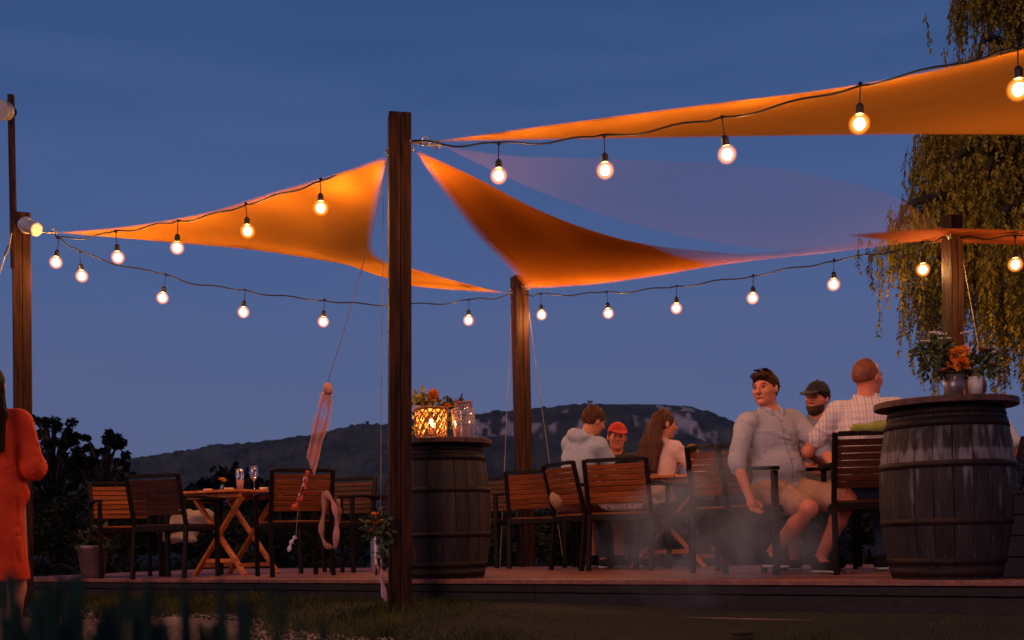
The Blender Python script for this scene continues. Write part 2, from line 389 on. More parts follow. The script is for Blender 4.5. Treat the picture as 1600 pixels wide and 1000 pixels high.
# gravel path, a strip in front of the bank on the left
def gedge(a):
    k = min(1, max(0, (a + 5.6) / 2.7))
    e = -.40 - .77 * k * k * (3 - 2 * k)
    if a > -2.9: e -= (a + 2.9) * .75
    return e
def gravel():
    n = 120; V = []; Q = []
    for i in range(n + 1):
        a = -11 + 12.5 * i / n
        wob = .10 * math.sin(a * 2.1) + .06 * math.sin(a * 5.3 + 1)
        for j in range(9):
            b = gedge(a) + wob * (1 if j == 0 else .3) - 3.2 * j / 8
            p = dk(a, b, 0)
            V.append((p.x, p.y, float(gz(np.array(p.x), np.array(p.y))) + .012 - (.03 if j in (0, 8) else 0)))
    for i in range(n):
        for j in range(8): Q.append((i * 9 + j, i * 9 + j + 1, (i + 1) * 9 + j + 1, (i + 1) * 9 + j))
    tag(link('gravel_path', npmesh('gravel_path', V, Q), M['gravel'], smooth=True), kind='structure')
    # loose stones
    V = []; Q = []; k = 9000
    for i in range(k):
        a = rnd.uniform(-8, 1.2); b = gedge(a) + .05 - abs(rnd.gauss(0, .9))
        p = dk(a, b, 0); z = float(gz(np.array(p.x), np.array(p.y))) + .014
        r = rnd.uniform(.006, .016); base = len(V); an = rnd.random() * 6
        for q in range(4): V.append((p.x + r * math.cos(an + q * 1.57) * rnd.uniform(.7, 1.3), p.y + r * math.sin(an + q * 1.57) * rnd.uniform(.7, 1.3), z))
        V.append((p.x, p.y, z + r * rnd.uniform(.6, 1.1)))
        for q in range(4): Q.append((base + q, base + (q + 1) % 4, base + 4))
    tag(link('gravel', npmesh('gravel', V, Q), M['stone']), 'loose pale gravel stones on the path at the lower left', 'gravel', kind='stuff')
gravel()
def blades(pos, hgt, wid, lean, m, name, seg=3):
    V = []; Q = []
    for i, (x, y, z) in enumerate(pos):
        h = hgt[i]; wd = wid[i]; an = rnd.random() * 6.283; dx, dy = math.cos(an), math.sin(an); ln = lean * rnd.random() * h
        la = rnd.random() * 6.283; base = len(V)
        for k in range(seg + 1):
            t = k / seg; ww = wd * (1 - t) ** .7 * .5 + .0004
            ox, oy = math.cos(la) * ln * t * t, math.sin(la) * ln * t * t
            V.append((x + ox - dx * ww, y + oy - dy * ww, z + h * t * (1 - .25 * lean * t))); V.append((x + ox + dx * ww, y + oy + dy * ww, z + h * t * (1 - .25 * lean * t)))
        for k in range(seg): Q.append((base + 2 * k, base + 2 * k + 1, base + 2 * k + 3, base + 2 * k + 2))
    return link(name, npmesh(name, V, Q), m)
def grass():
    pos = []; h = []; wd = []
    while len(pos) < 30000:
        a = rnd.uniform(-9.5, 3.6); b = rnd.uniform(-1.35, -.02)
        edge = gedge(a) + .10 * math.sin(a * 2.1)
        b = rnd.uniform(max(edge - .1, -2.6), -.02)
        if b < edge and rnd.random() > .15: continue
        p = dk(a, b, 0); tuft = vnoise(np.array(p.x), np.array(p.y), np.array(0.), 2.6)
        if rnd.random() > .25 + tuft * 1.2: continue
        if a > -2.84 and b > -.36: continue
        pos.append((p.x, p.y, float(gz(np.array(p.x), np.array(p.y))))); h.append((rnd.uniform(.015, .055) + .10 * max(0, float(tuft) - .45) * rnd.random() * 2.2) * (.35 if a > -2.84 and b > -.8 else 1)); wd.append(rnd.uniform(.003, .006))
    tag(blades(pos, h, wd, .9, M['grass'], 'grass'), 'short rough grass along the foot of the deck', 'grass', kind='stuff')
    pos = []; h = []; wd = []
    for i in range(9000):
        p = dk(rnd.uniform(-16, 12), DEPTH + rnd.uniform(.2, 7), 0)
        pos.append((p.x, p.y, float(gz(np.array(p.x), np.array(p.y))))); h.append(rnd.uniform(.08, .32)); wd.append(rnd.uniform(.006, .014))
    tag(blades(pos, h, wd, .8, M['leaf_dark'], 'meadow'), 'dark meadow grass behind the deck', 'grass', kind='stuff')
grass()
# reeds close to the lens: individual clumps
def reeds():
    RZ = .62
    spec = [(20, 895, 34), (120, 920, 24), (235, 905, 18), (300, 945, 12), (395, 905, 10)]
    labs = ['dark blurred grass clump nearest the lower left corner', 'low dark grass clump before the flower pot, close to the lens',
            'dark blurred grass clump close to the lens below the leftmost chair', 'short dark blurred grass clump below the left table',
            'slanting dark grass blades close to the lens, rightmost of the blurred clumps']
    for (x, ytop, n), lab in zip(spec, labs):
        c = at(x, 1000, RZ); t = empty('grass_clump', (c.x, c.y, 0), 0, lab, 'grass clump', 'blurred grass clumps in the foreground')
        mb = MB()
        for i in range(n):
            x0 = x + rnd.gauss(0, 26); top = at(x0 + rnd.gauss(22, 50), ytop + rnd.uniform(-5, 75), RZ + rnd.uniform(-.1, .12))
            bt = Vector((at(x0, 1000, RZ).x, RZ + rnd.uniform(-.1, .1), 0))
            mid = bt.lerp(top, .55) + Vector((rnd.gauss(0, .006), 0, 0))
            pts = catmull([bt, mid, top], 6); wv = rnd.uniform(.006, .014); base = len(mb.v)
            for k, p in enumerate(pts):
                ww = wv * (1 - (k / 6) ** 2 * .85)
                for q in (Vector((-ww, 0, 0)), Vector((0, -.0012, 0)), Vector((ww, 0, 0)), Vector((0, .0006, 0))): mb.v.append(p + q - Vector((c.x, c.y, 0)))
            for k in range(6):
                for q in range(4): q2 = (q + 1) % 4; mb.f.append([base + 4 * k + q, base + 4 * k + q2, base + 4 * k + 4 + q2, base + 4 * k + 4 + q])
        mb.build('blades', M['reed'], t, True)
reeds()

# ------------------------------------------------------------------ hills
def hills():
    ctrl = [(-900, 735), (-300, 728), (60, 724), (190, 721), (250, 713), (330, 702), (400, 694), (480, 683), (540, 669), (600, 664), (680, 652), (760, 646), (830, 640), (880, 634), (925, 631), (1000, 631),
            (1070, 633), (1105, 642), (1140, 657), (1180, 676), (1240, 694), (1330, 705), (1450, 712), (1600, 716), (1900, 728), (2600, 740)]
    cx = np.array([c[0] for c in ctrl], float); cy = np.array([c[1] for c in ctrl], float)
    nc, nr = 1500, 150
    px = np.linspace(-900, 2600, nc); cyi = np.interp(px, cx, cy)
    k = np.ones(15) / 15; cyi = np.convolve(np.pad(cyi, 7, 'edge'), k, 'valid')
    RC = 2300.0
    u = (px - 800) / F; v = (HY - cyi) / F
    U = u * CR + v * SR; Vv = -u * SR + v * CR
    crest = Vv * RC                         # height at the crest line Y=RC
    rr = np.concatenate([np.linspace(.36, 1.0, nr - 25), np.linspace(1.01, 1.35, 25)])
    T, _ = np.meshgrid(rr, px, indexing='ij'); C = np.broadcast_to(crest, T.shape); UU = np.broadcast_to(U, T.shape); PX = np.broadcast_to(px, T.shape)
    Y = T * RC; X = UU * Y
    # long wooded foot slope, then a steeper shoulder under the crest
    t = np.clip((T - .36) / .64, 0, 1)
    foot = .60 * np.clip(t / .72, 0, 1) ** 1.25
    sh = np.clip((t - .72) / .16, 0, 1); sh = sh * sh * (3 - 2 * sh)
    Z = foot + .28 * sh + .12 * np.clip((t - .86) / .14, 0, 1)
    rav = (vnoise(X, Y, X * 0, 1 / 240.) - .5) * .22 + (vnoise(X, Y, X * 0, 1 / 90.) - .5) * .08
    Z = (Z + rav * np.sin(np.pi * np.clip(t, 0, 1)) ** .8) * C
    back = np.clip((T - 1) / .35, 0, 1); Z = Z * (1 - .25 * back)
    tree = (vnoise(X, Y, X * 0, 1 / 9.) - .4) * 7 + (vnoise(X, Y, X * 0, 1 / 24.) - .5) * 8
    rockx = np.exp(-((PX - 1060) / 70) ** 2) + np.exp(-((PX - 780) / 90) ** 2) * .9 + np.exp(-((PX - 905) / 40) ** 2) * .5
    band = np.exp(-((t - .80) / .075) ** 2) + .75 * np.exp(-((t - .93) / .05) ** 2) * np.exp(-((PX - 1040) / 80) ** 2)
    rk = rockx * band * (.25 + 1.6 * vnoise(X, Y * .4, Z * .5, 1 / 22.)) * (.25 + 1.6 * vnoise(X, Y * .25, Z * .3, 1 / 8.))
    bare = np.clip((PX - 930) / 30, 0, 1) * np.clip((1085 - PX) / 30, 0, 1) * (t > .93)
    Z = Z + tree * (1 - np.clip(rk, 0, 1)) * (1 - .85 * bare) * np.clip(t * 6, 0, 1)
    Z = Z + (vnoise(X, Y, Z, 1 / 14.) - .5) * 16 * np.clip(rk, 0, 1)
    Z[0, :] = -8
    Vt = np.stack([X, Y, Z], -1).reshape(-1, 3); I = np.arange(nr * nc).reshape(nr, nc)
    Q = np.stack([I[:-1, :-1], I[:-1, 1:], I[1:, 1:], I[1:, :-1]], -1).reshape(-1, 4)
    me = npmesh('hills', Vt, Q)
    a = me.attributes.new('rock', 'FLOAT', 'POINT'); a.data.foreach_set('value', np.clip((rk - .62) * 5, 0, 1).astype(np.float32).ravel())
    def rockmix(t_, last, tcn):
        at_ = N(t_, 'ShaderNodeAttribute', attribute_name='rock'); mx = N(t_, 'ShaderNodeMix', data_type='RGBA')
        mx.inputs[7].default_value = (.42, .37, .35, 1); t_.links.new(at_.outputs['Fac'], mx.inputs[0]); t_.links.new(last, mx.inputs[6]); return mx.outputs[2]
    m = mat('hill_slope', (.075, .085, .060), .95, (.034, .042, .038), .012, extra=rockmix)
    tag(link('hills', me, m, smooth=False), kind='structure')
    return RC
RC = hills()
def hut():
    p = at(922, 632, RC - 20); t = empty('hilltop_house', p - Vector((0, 0, 4)), 0, 'tiny pale house on the flat hilltop behind the long haired woman', 'house')
    mb = MB(); mb.box((0, 0, 4), (9, 7, 8)); mb.build('wall', M['house'], t)
    mb = MB(); mb.v += [Vector(q) for q in ((-5, -4, 8), (5, -4, 8), (5, 4, 8), (-5, 4, 8), (-5, 0, 11.5), (5, 0, 11.5))]
    mb.f += [[0, 1, 5, 4], [2, 3, 4, 5], [0, 4, 3], [1, 2, 5], [3, 2, 1, 0]]; mb.build('roof', M['roof'], t)
    p = at(570, 668, RC - 20); t = empty('castle_ruin', p - Vector((0, 0, 6)), 0, 'small grey ruin on the hill crest left of the tall centre post', 'ruin')
    for x, h, ww in ((-14, 9, 9), (-4, 14, 7), (5, 18, 6), (14, 10, 10)):
        mb = MB(); mb.box((x, 0, h / 2), (ww, 8, h)); mb.build('wall', M['roof'], t)
hut()

# ------------------------------------------------------------------ foliage
def leafcloud(C, Rr, n, size, aspect=.5, up=.3):
    """leaf quads spread through clumps; C (k,3) clump centres, Rr (k,) radii"""
    k = len(C); idx = rng.integers(0, k, n)
    d = rng.normal(size=(n, 3)); d /= np.linalg.norm(d, axis=1)[:, None]
    r = Rr[idx] * rng.random(n) ** .45
    P_ = C[idx] + d * r[:, None] * np.array([1, 1, .75])
    a = rng.normal(size=(n, 3)); a[:, 2] *= up; a /= np.linalg.norm(a, axis=1)[:, None]
    b = np.cross(a, rng.normal(size=(n, 3))); b /= np.linalg.norm(b, axis=1)[:, None]
    s = size * (.6 + .8 * rng.random(n))[:, None]
    V = np.stack([P_ - a * s, P_ - b * s * aspect, P_ + a * s, P_ + b * s * aspect], 1).reshape(-1, 3)
    return V, np.arange(4 * n).reshape(n, 4)
def tree(name, base, h, wd, lab, cat, group, nl=7000, leaf=.05, clumps=26, low=.35, sparse=1.0, m='leaf_dark'):
    t = empty(name, base, 0, lab, cat, group)
    r_ = random.Random(hash(lab) % 1000 if False else len(lab) * 7 + int(h * 100))
    trunk = MB(); top = Vector((r_.uniform(-.1, .1) * wd, 0, h * .8))
    trunk.tube(catmull([(0, 0, -.3), (r_.uniform(-.05, .05), 0, h * .35), top], 8), [h * .03 * (1 - i / 10) + .01 for i in range(9)], 7)
    C = []; Rr = []
    br = MB()
    for i in range(clumps):
        an = r_.random() * 6.283; zz = low + (1 - low) * r_.random() ** .8
        rad = wd * .5 * math.sin(min(1, (1.12 - zz) * 2.2) * 1.57) * (.35 + .65 * r_.random() ** .5)
        c = Vector((rad * math.cos(an), rad * math.sin(an), h * zz * .95)); C.append(c); Rr.append(wd * .15 * r_.uniform(.6, 1.25) * sparse)
        s = Vector((0, 0, h * max(.15, zz - .35))); br.tube(catmull([s, s.lerp(c, .5) + Vector((0, 0, .08 * h)), c], 5), [h * .011 * (1 - k / 7) for k in range(6)], 5)
    if h > 1.6: trunk.build('trunk', M['bark'], t, True)
    br.build('branches', M['bark'], t, True)
    V, Q = leafcloud(np.array(C), np.array(Rr), nl, leaf)
    link('crown', npmesh('crown', V, Q), M[m], t)
    return t
def plants():
    for x, yt, Yd, wpx, lab in ((85, 640, 24, 130, 'dark tree with rounded sprays behind the woman in the orange dress'),
                                (163, 660, 22, 110, 'dark tree with spreading top left of the leftmost chair'),
                                (-60, 650, 26, 150, 'dark tree cut by the left edge behind the left post')):
        b = at(x, 852, Yd); b.z = -.4; top = at(x, yt, Yd); tree('tree', b, top.z - b.z, wpx / F * Yd, lab, 'tree', 'dark trees beyond the left end of the deck', 16000, .042, 110, .25, .52)
    data = [(40, 770, 17), (130, 755, 15.5), (205, 785, 15), (300, 800, 16), (390, 806, 15), (470, 800, 16), (555, 806, 15), (650, 800, 17), (760, 806, 15), (850, 804, 14), (950, 806, 15), (1060, 800, 15),
            (1180, 792, 14), (1290, 790, 13.5), (1400, 786, 13), (1500, 764, 13), (1590, 752, 13)]
    where = ['beneath the dark trees at the far left', 'behind the flower pot', 'behind the leftmost chair', 'behind the chair with the blanket', 'behind the left table', 'behind the scarf chair',
             'behind the hanging flower tin', 'behind the left barrel', 'between the left barrel and the rear post', 'right of the rear post foot', 'behind the man in the hoodie', 'behind the woman in the pink sweater',
             'behind the bright slatted chair', 'behind the man in the striped shirt', 'behind the man in the plaid shirt', 'behind the right barrel', 'at the right edge behind the black box']
    for (x, yt, Yd), wh in zip(data, where):
        b = at(x, 850, Yd); b.z = .0; top = at(x, yt, Yd)
        tree('shrub', b, max(.5, top.z), 1.3, 'low dark shrub ' + wh, 'shrub', 'dark shrubs behind the deck', 3200, .035, 16, .1, 1.35)
    # far wood on the valley floor
    C = []; Rr = []
    for i in range(420):
        px_ = rnd.uniform(-100, 1700); Yd = rnd.uniform(90, 330); hump = 10 * math.exp(-((px_ - 380) / 90) ** 2) + 3
        z = rnd.random() * hump * .9 * Yd / 200 + 1; q = at(px_, 842, Yd); C.append((q.x, Yd, z)); Rr.append(Yd / 200 * rnd.uniform(2.2, 4.2))
    V, Q = leafcloud(np.array(C), np.array(Rr), 60000, .55, .7, 1)
    tag(link('far_wood', npmesh('far_wood', V, Q), M['leaf_dark']), 'dark far-off wood across the valley floor under the hills', 'wood', kind='stuff')
plants()

# ------------------------------------------------------------------ willow
def willow():
    Y0 = 11.2
    base = at(1655, 860, Y0 + .8); base.z = 0
    t = empty('willow_tree', base, 0, 'weeping willow with long hanging strands lit orange at the right edge', 'tree')
    tr = MB(); top = Vector((-.3, 0, 6.2))
    tr.tube(catmull([(0, 0, -.3), (.15, .1, 2), (-.1, 0, 4), top], 14), [.34 - .014 * i for i in range(15)], 12)
    tr.build('trunk', M['bark'], t, True)
    def loc(x, y, Y): return at(x, y, Y) - base
    boughs = []
    r_ = random.Random(5)
    ends = [(1515, -40), (1535, -120), (1560, -60), (1470, 175), (1460, 205), (1490, 130), (1425, 318), (1412, 345), (1440, 300), (1560, 200), (1600, 230), (1640, 160), (1620, -80), (1700, 60), (1760, 150), (1820, 0), (1570, 330), (1600, 360), (1660, 300), (1480, 290), (1505, 330), (1540, 60), (1530, 150), (1550, 250), (1590, 120), (1630, 40), (1660, 220), (1445, 395), (1470, 400), (1500, 240), (1520, 380), (1450, 345), (1580, 420), (1620, 430)]
    bm_ = MB(); sub = MB()
    for i, (ex, ey) in enumerate(ends):
        Yd = Y0 + r_.uniform(-.9, 1.2); e = loc(ex, ey, Yd); st = Vector((-.1, 0, min(6, max(2.5, e.z - .3)) * .85))
        mid = st.lerp(e, .5) + Vector((0, 0, .55)); pts = catmull([st, mid, e, e + Vector(((e.x - st.x) * .08, 0, -.35))], 14)
        bm_.tube(pts, [.07 * (1 - k / 15) + .006 for k in range(15)], 6); boughs.append((pts, i))
    bm_.build('boughs', M['bark'], t, True)
    V = []; Q = []; st_ = MB()
    def strand(p, L):
        n = max(4, int(L / .035)); an = r_.random() * 6.28; sway = r_.uniform(-.12, .12); q = Vector(p); pts = [q.copy()]; ph = r_.random() * 6
        for k in range(n):
            f = k / n
            q = q + Vector((sway * .035 * math.sin(ph + f * 3) * 2, .03 * .045 * math.cos(ph + f * 4), -.035)); pts.append(q.copy())
            for s in (-1, 1):
                if r_.random() < .12: continue
                aa = an + k * 2.4 + s * 1.3; d = Vector((math.cos(aa) * .55, math.sin(aa) * .55, -.62)); ln = r_.uniform(.06, .11) * (1.1 - .3 * f)
                sd = Vector((-math.sin(aa), math.cos(aa), 0)) * r_.uniform(.009, .017); b0 = len(V)
                V.extend([tuple(q), tuple(q + d * ln * .45 + sd), tuple(q + d * ln), tuple(q + d * ln * .45 - sd)]); Q.append((b0, b0 + 1, b0 + 2, b0 + 3))
        st_.tube(pts[::3] if len(pts) > 9 else pts, .0035, 3, False)
    lens = {0: (.3, .75), 1: (.4, .9), 2: (.3, .9), 3: (.5, 1.1), 4: (.4, .95), 5: (.5, 1.2), 6: (.3, .9), 7: (.3, .8), 8: (.4, 1.0), 9: (.6, 2.0), 10: (.6, 2.1), 11: (.6, 1.6), 12: (.4, 1.3), 13: (.5, 1.5), 14: (.5, 1.8), 15: (.5, 1.5), 16: (.5, 1.5), 17: (.5, 1.3), 18: (.5, 1.4), 19: (.4, 1.3), 20: (.4, 1.2), 21: (.4, 1.3)}
    for pts, i in boughs:
        k = 72 if ends[i][0] > 1455 else 30
        for j in range(k):
            f = .25 + .75 * r_.random() ** .75; q = pts[min(14, int(f * 14))].lerp(pts[min(14, int(f * 14) + 1)], r_.random())
            q = q + Vector((r_.gauss(0, .10), r_.gauss(0, .16), r_.uniform(-.05, .05))); a, b = lens.get(i, (.4, 1.3)) if i != 27 and i != 30 else (.3, .9)
            strand(q, r_.uniform(a, b) * r_.uniform(.6, 1.05))
    st_.build('twigs', M['bark'], t)
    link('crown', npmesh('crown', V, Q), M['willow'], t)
    # bare twisted twigs beside the rear right post
    tw = MB()
    for i in range(9):
        p0 = loc(1500, 490 + r_.uniform(-10, 12), Y0 - .6); p1 = loc(1415 + r_.uniform(0, 40), 490 + r_.uniform(-25, 22), Y0 - .6)
        tw.tube(catmull([p0, p0.lerp(p1, .35) + Vector((0, 0, r_.uniform(-.07, .07))), p0.lerp(p1, .7) + Vector((0, 0, r_.uniform(-.07, .07))), p1], 10), [.008 - .0006 * k for k in range(11)], 5)
    tw.build('bare_twigs', M['bark'], t, True)
willow()

# ------------------------------------------------------------------ deck
def deck():
    t = empty('deck', dk(-3, 0, 0), 0, 'low wooden terrace deck of long reddish planks with dark fascia boards', 'deck')
    o = t.location.copy()
    def part(mb, name, m, bev=.003): return mb.build(name, m, t, False, bev)
    rows = 20; wdt = DEPTH / rows; rot = Matrix.Rotation(DA, 3, 'Z'); proto = {}
    for j in range(rows):
        a = A0 - rnd.uniform(0, 1.6) * 0
        cuts = [A0] + sorted([A0 + 3.1 + rnd.uniform(-.9, .9), A0 + 6.4 + rnd.uniform(-.9, .9), A0 + 9.5 + rnd.uniform(-.9, .9)]) + [A1]
        for k in range(4):
            a0, a1 = cuts[k], cuts[k + 1]; c = dk((a0 + a1) / 2, (j + .5) * wdt, DECK - .014 + rnd.uniform(-.0015, .0015)) - o
            mb = MB(); mb.box(c, (a1 - a0 - .004, wdt - .008, .028), rot)
            ob = part(mb, 'plank', M['deck'])
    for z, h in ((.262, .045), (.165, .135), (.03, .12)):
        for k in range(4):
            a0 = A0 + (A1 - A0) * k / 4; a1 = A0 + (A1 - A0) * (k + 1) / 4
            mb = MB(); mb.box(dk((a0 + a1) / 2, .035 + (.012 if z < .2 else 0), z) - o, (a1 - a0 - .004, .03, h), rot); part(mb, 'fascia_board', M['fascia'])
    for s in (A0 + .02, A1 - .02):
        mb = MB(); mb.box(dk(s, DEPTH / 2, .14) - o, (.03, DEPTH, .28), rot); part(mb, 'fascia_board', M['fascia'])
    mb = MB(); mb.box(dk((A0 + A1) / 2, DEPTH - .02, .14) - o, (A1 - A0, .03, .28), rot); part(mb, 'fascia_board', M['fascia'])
    # long low step in front of the right half
    s = empty('deck_step', dk(0, -.3, 0), 0, 'long low dark step in front of the right half of the deck', 'step'); o2 = s.location.copy()
    a0 = -2.82; a1 = 3.6
    for q in range(2):
        b0 = a0 + (a1 - a0) * q / 2; b1 = a0 + (a1 - a0) * (q + 1) / 2
        mb = MB(); mb.box(dk((b0 + b1) / 2, -.17, .117) - o2, (b1 - b0 - .004, .34, .026), rot); mb.build('tread_board', M['edge'], s, False, .003)
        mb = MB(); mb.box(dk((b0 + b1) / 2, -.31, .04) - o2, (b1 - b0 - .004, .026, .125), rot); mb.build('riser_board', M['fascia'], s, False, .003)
deck()

# ------------------------------------------------------------------ posts
def post(top, bot, wd, yaw, label, group='wooden sail posts', name='sail_post'):
    """square timber of two laminated halves"""
    t = empty(name, bot, 0, label, 'post', group); d = (top - bot); L = d.length
    q = Vector((0, 0, 1)).rotation_difference(d.normalized()).to_matrix() @ Matrix.Rotation(yaw, 3, 'Z')
    for s in (-1, 1):
        mb = MB(); mb.box(q @ Vector((s * wd * .253, 0, L / 2)), (wd * .488, wd, L), q); mb.build('beam', M['post'], t, False, .006)
    return t
TOP1 = at(33, 334, 9.73); TOP2 = at(624, 180, 7.5); TOP3 = at(811, 432, 11.6); TOP4 = at(1487, 338, 8.7)
def posts():
    def b(x, Y, z): q = on(x, F / Y, z); return q
    post(TOP1, b(38, 9.73, .1), .145, R(25), 'timber post at the left edge with a floodlight on it')
    post(TOP2, b(625, 7.5, .1), .145, R(10), 'tall thick timber post in the centre in front of the left barrel')
    post(TOP3, b(823, 11.6, .0), .14, R(25), 'slim looking rear timber post behind the middle chairs')
    post(TOP4, b(1497, 8.7, .0), .112, R(22), 'timber post in front of the willow behind the right barrel')
    # thin pole on top of left post
    t = empty('thin_pole', TOP1, 0, 'thin dark pole rising above the left edge post', 'pole')
    a = at(22, 420, 9.66) - TOP1; c = at(17, 148, 9.66) - TOP1
    MB().bar(a, c, .045, .045).build('pole', M['post'], t, False, .004)
    # round white lamp on the thin pole
    def floodlight(p, d, L, r, lab):
        g = empty('floodlight', p, 0, lab, 'floodlight', 'white floodlights at the left edge'); d = Vector(d).normalized()
        q = Vector((0, 0, 1)).rotation_difference(d).to_matrix()
        def lt(name, prof, m):
            mb = MB().lathe(prof, 20); mb.v = [q @ v for v in mb.v]; return mb.build(name, m, g, True)
        lt('housing', [(r * .6, 0), (r * .95, .01), (r, .03), (r, L), (r * 1.08, L + .002), (r * 1.08, L + .03), (r * .9, L + .03)], M['white'])
        lt('lens', [(r * .85, L + .018), (r * .85, L + .0255)], M['scarf'])
        lt('mount', [(r * .5, -.05), (r * .5, .0)], M['black'])
    p = at(34, 350, 9.5); e = at(78, 366, 9.35)
    g = floodlight(p, e - p, .16, .052, 'white cylindrical floodlight clamped to the left edge post')
    bb = empty('floodlight', at(42, 352, 9.55), 0, 'round white lamp base on the left edge post beside the cylinder light', 'lamp', 'white floodlights at the left edge')
    MB().ball((0, 0, 0), .07, 18, 12).build('housing', M['white'], bb, True)
    MB().tube([(-.02, .02, 0), (-.06, .09, 0)], .03, 12).build('mount', M['black'], bb, True)
    floodlight(at(14, 174, 9.6), at(0, 171, 9.5) - at(16, 174, 9.6), .06, .075, 'round white lamp high on the thin pole at the left edge')
posts()
def cord(name, pts, r, m, lab, cat, n=14, extra=None, group=None):
    o = MB().tube(catmull(pts, n), r, 6).build(name, m, None, True); tag(o, lab, cat, group); return o
def ropes():
    # turnbuckle rope at left post
    p0 = at(18, 365, 9.6); p1 = at(0, 425, 9.3)
    t = empty('guy_rope', p0, 0, 'pale guy rope with a steel turnbuckle at the left edge post', 'rope', 'guy ropes of the posts')
    MB().tube([p0 - p0, at(14, 385, 9.55) - p0], .006, 6).build('rope', M['rope'], t)
    MB().tube([at(14, 385, 9.55) - p0, at(8, 400, 9.5) - p0], .014, 8).build('turnbuckle', M['steel'], t)
    MB().tube([at(8, 400, 9.5) - p0, p1 - p0, at(-60, 620, 9) - p0, Vector((at(-140, 860, 8.8).x, 8.8, 0)) - p0], .005, 6).build('rope', M['rope'], t)
    def g(x0, y0, Y0, x1, y1, Y1, lab):
        a = at(x0, y0, Y0); b = at(x1, y1, Y1)
        if y1 > 830: b.z = 0.0
        cord('guy_rope', [a, a.lerp(b, .5) + Vector((0, 0, -.02)), b], .0035, M['rope'], lab, 'rope', group='guy ropes of the posts')
    g(1503, 398, 8.7, 1600, 870, 9.6, 'thin guy rope slanting right from the post before the willow')
    g(824, 470, 11.6, 885, 870, 13.2, 'thin guy rope slanting right from the rear post')
    g(800, 470, 11.6, 778, 868, 13.2, 'thin guy rope left of the rear post')
ropes()

# ------------------------------------------------------------------ sails
def sail(name, apex, c1, c2, base, ns, ntt, m, lab, tails=(), edge_fade=.05, thin=0):
    """apex, edge c1 (apex->base start), edge c2 (apex->base end), base curve; 3D points"""
    A = catmull(c1, ntt); B = catmull(c2, ntt); Cc = catmull(base, ns)
    V = []; op = []
    for i in range(ntt + 1):
        t_ = i / ntt
        for j in range(ns + 1):
            s = j / ns; chord = Cc[0].lerp(Cc[-1], s)
            p = A[i].lerp(B[i], s) + (Cc[j] - chord) * (t_ ** 1.6)
            V.append(p)
            wloc = (A[i] - B[i]).length; dd = min(s, 1 - s) * wloc; dd = min(dd, (1 - t_) * (Cc[j] - A[0]).length)
            op.append(max(max(0, 1 - dd / edge_fade) ** 1.3 * .9 if edge_fade else 0, thin * max(0, 1 - t_ / .46) ** .4))  # soft edges and faint apex imitate the blur of a moving sail
    o = V[0].copy(); t = empty(name, o, 0, lab, 'shade sail', 'shade sails'); n1 = ns + 1
    Q = [(i * n1 + j, i * n1 + j + 1, (i + 1) * n1 + j + 1, (i + 1) * n1 + j) for i in range(ntt) for j in range(ns)]
    me = npmesh('fabric', [tuple(v - o) for v in V], Q)
    a = me.attributes.new('open', 'FLOAT', 'POINT')  # 'open' holds the edge and apex fade that imitates motion blur
    if len(me.vertices) == len(op): a.data.foreach_set('value', np.array(op, np.float32))
    link('fabric', me, m, t, True)
    for (p, q) in tails:
        MB().tube(catmull([p - o, (p - o).lerp(q - o, .5) + Vector((0, 0, -.01)), q - o], 5), .006, 6).build('corner_rope', M['rope'], t, True)
        d_ = (q - p).normalized(); x_ = d_.cross(Vector((0, 1, 0))).normalized(); c_ = p - o + d_ * .03
        MB().tube([c_ + (d_ * math.cos(k * .5236) + x_ * math.sin(k * .5236)) * .028 for k in range(13)], .005, 6).build('corner_ring', M['steel'], t, True)
    return t
SO = (.88, .335, .035)
def A_(l): return [at(*q) for q in l]
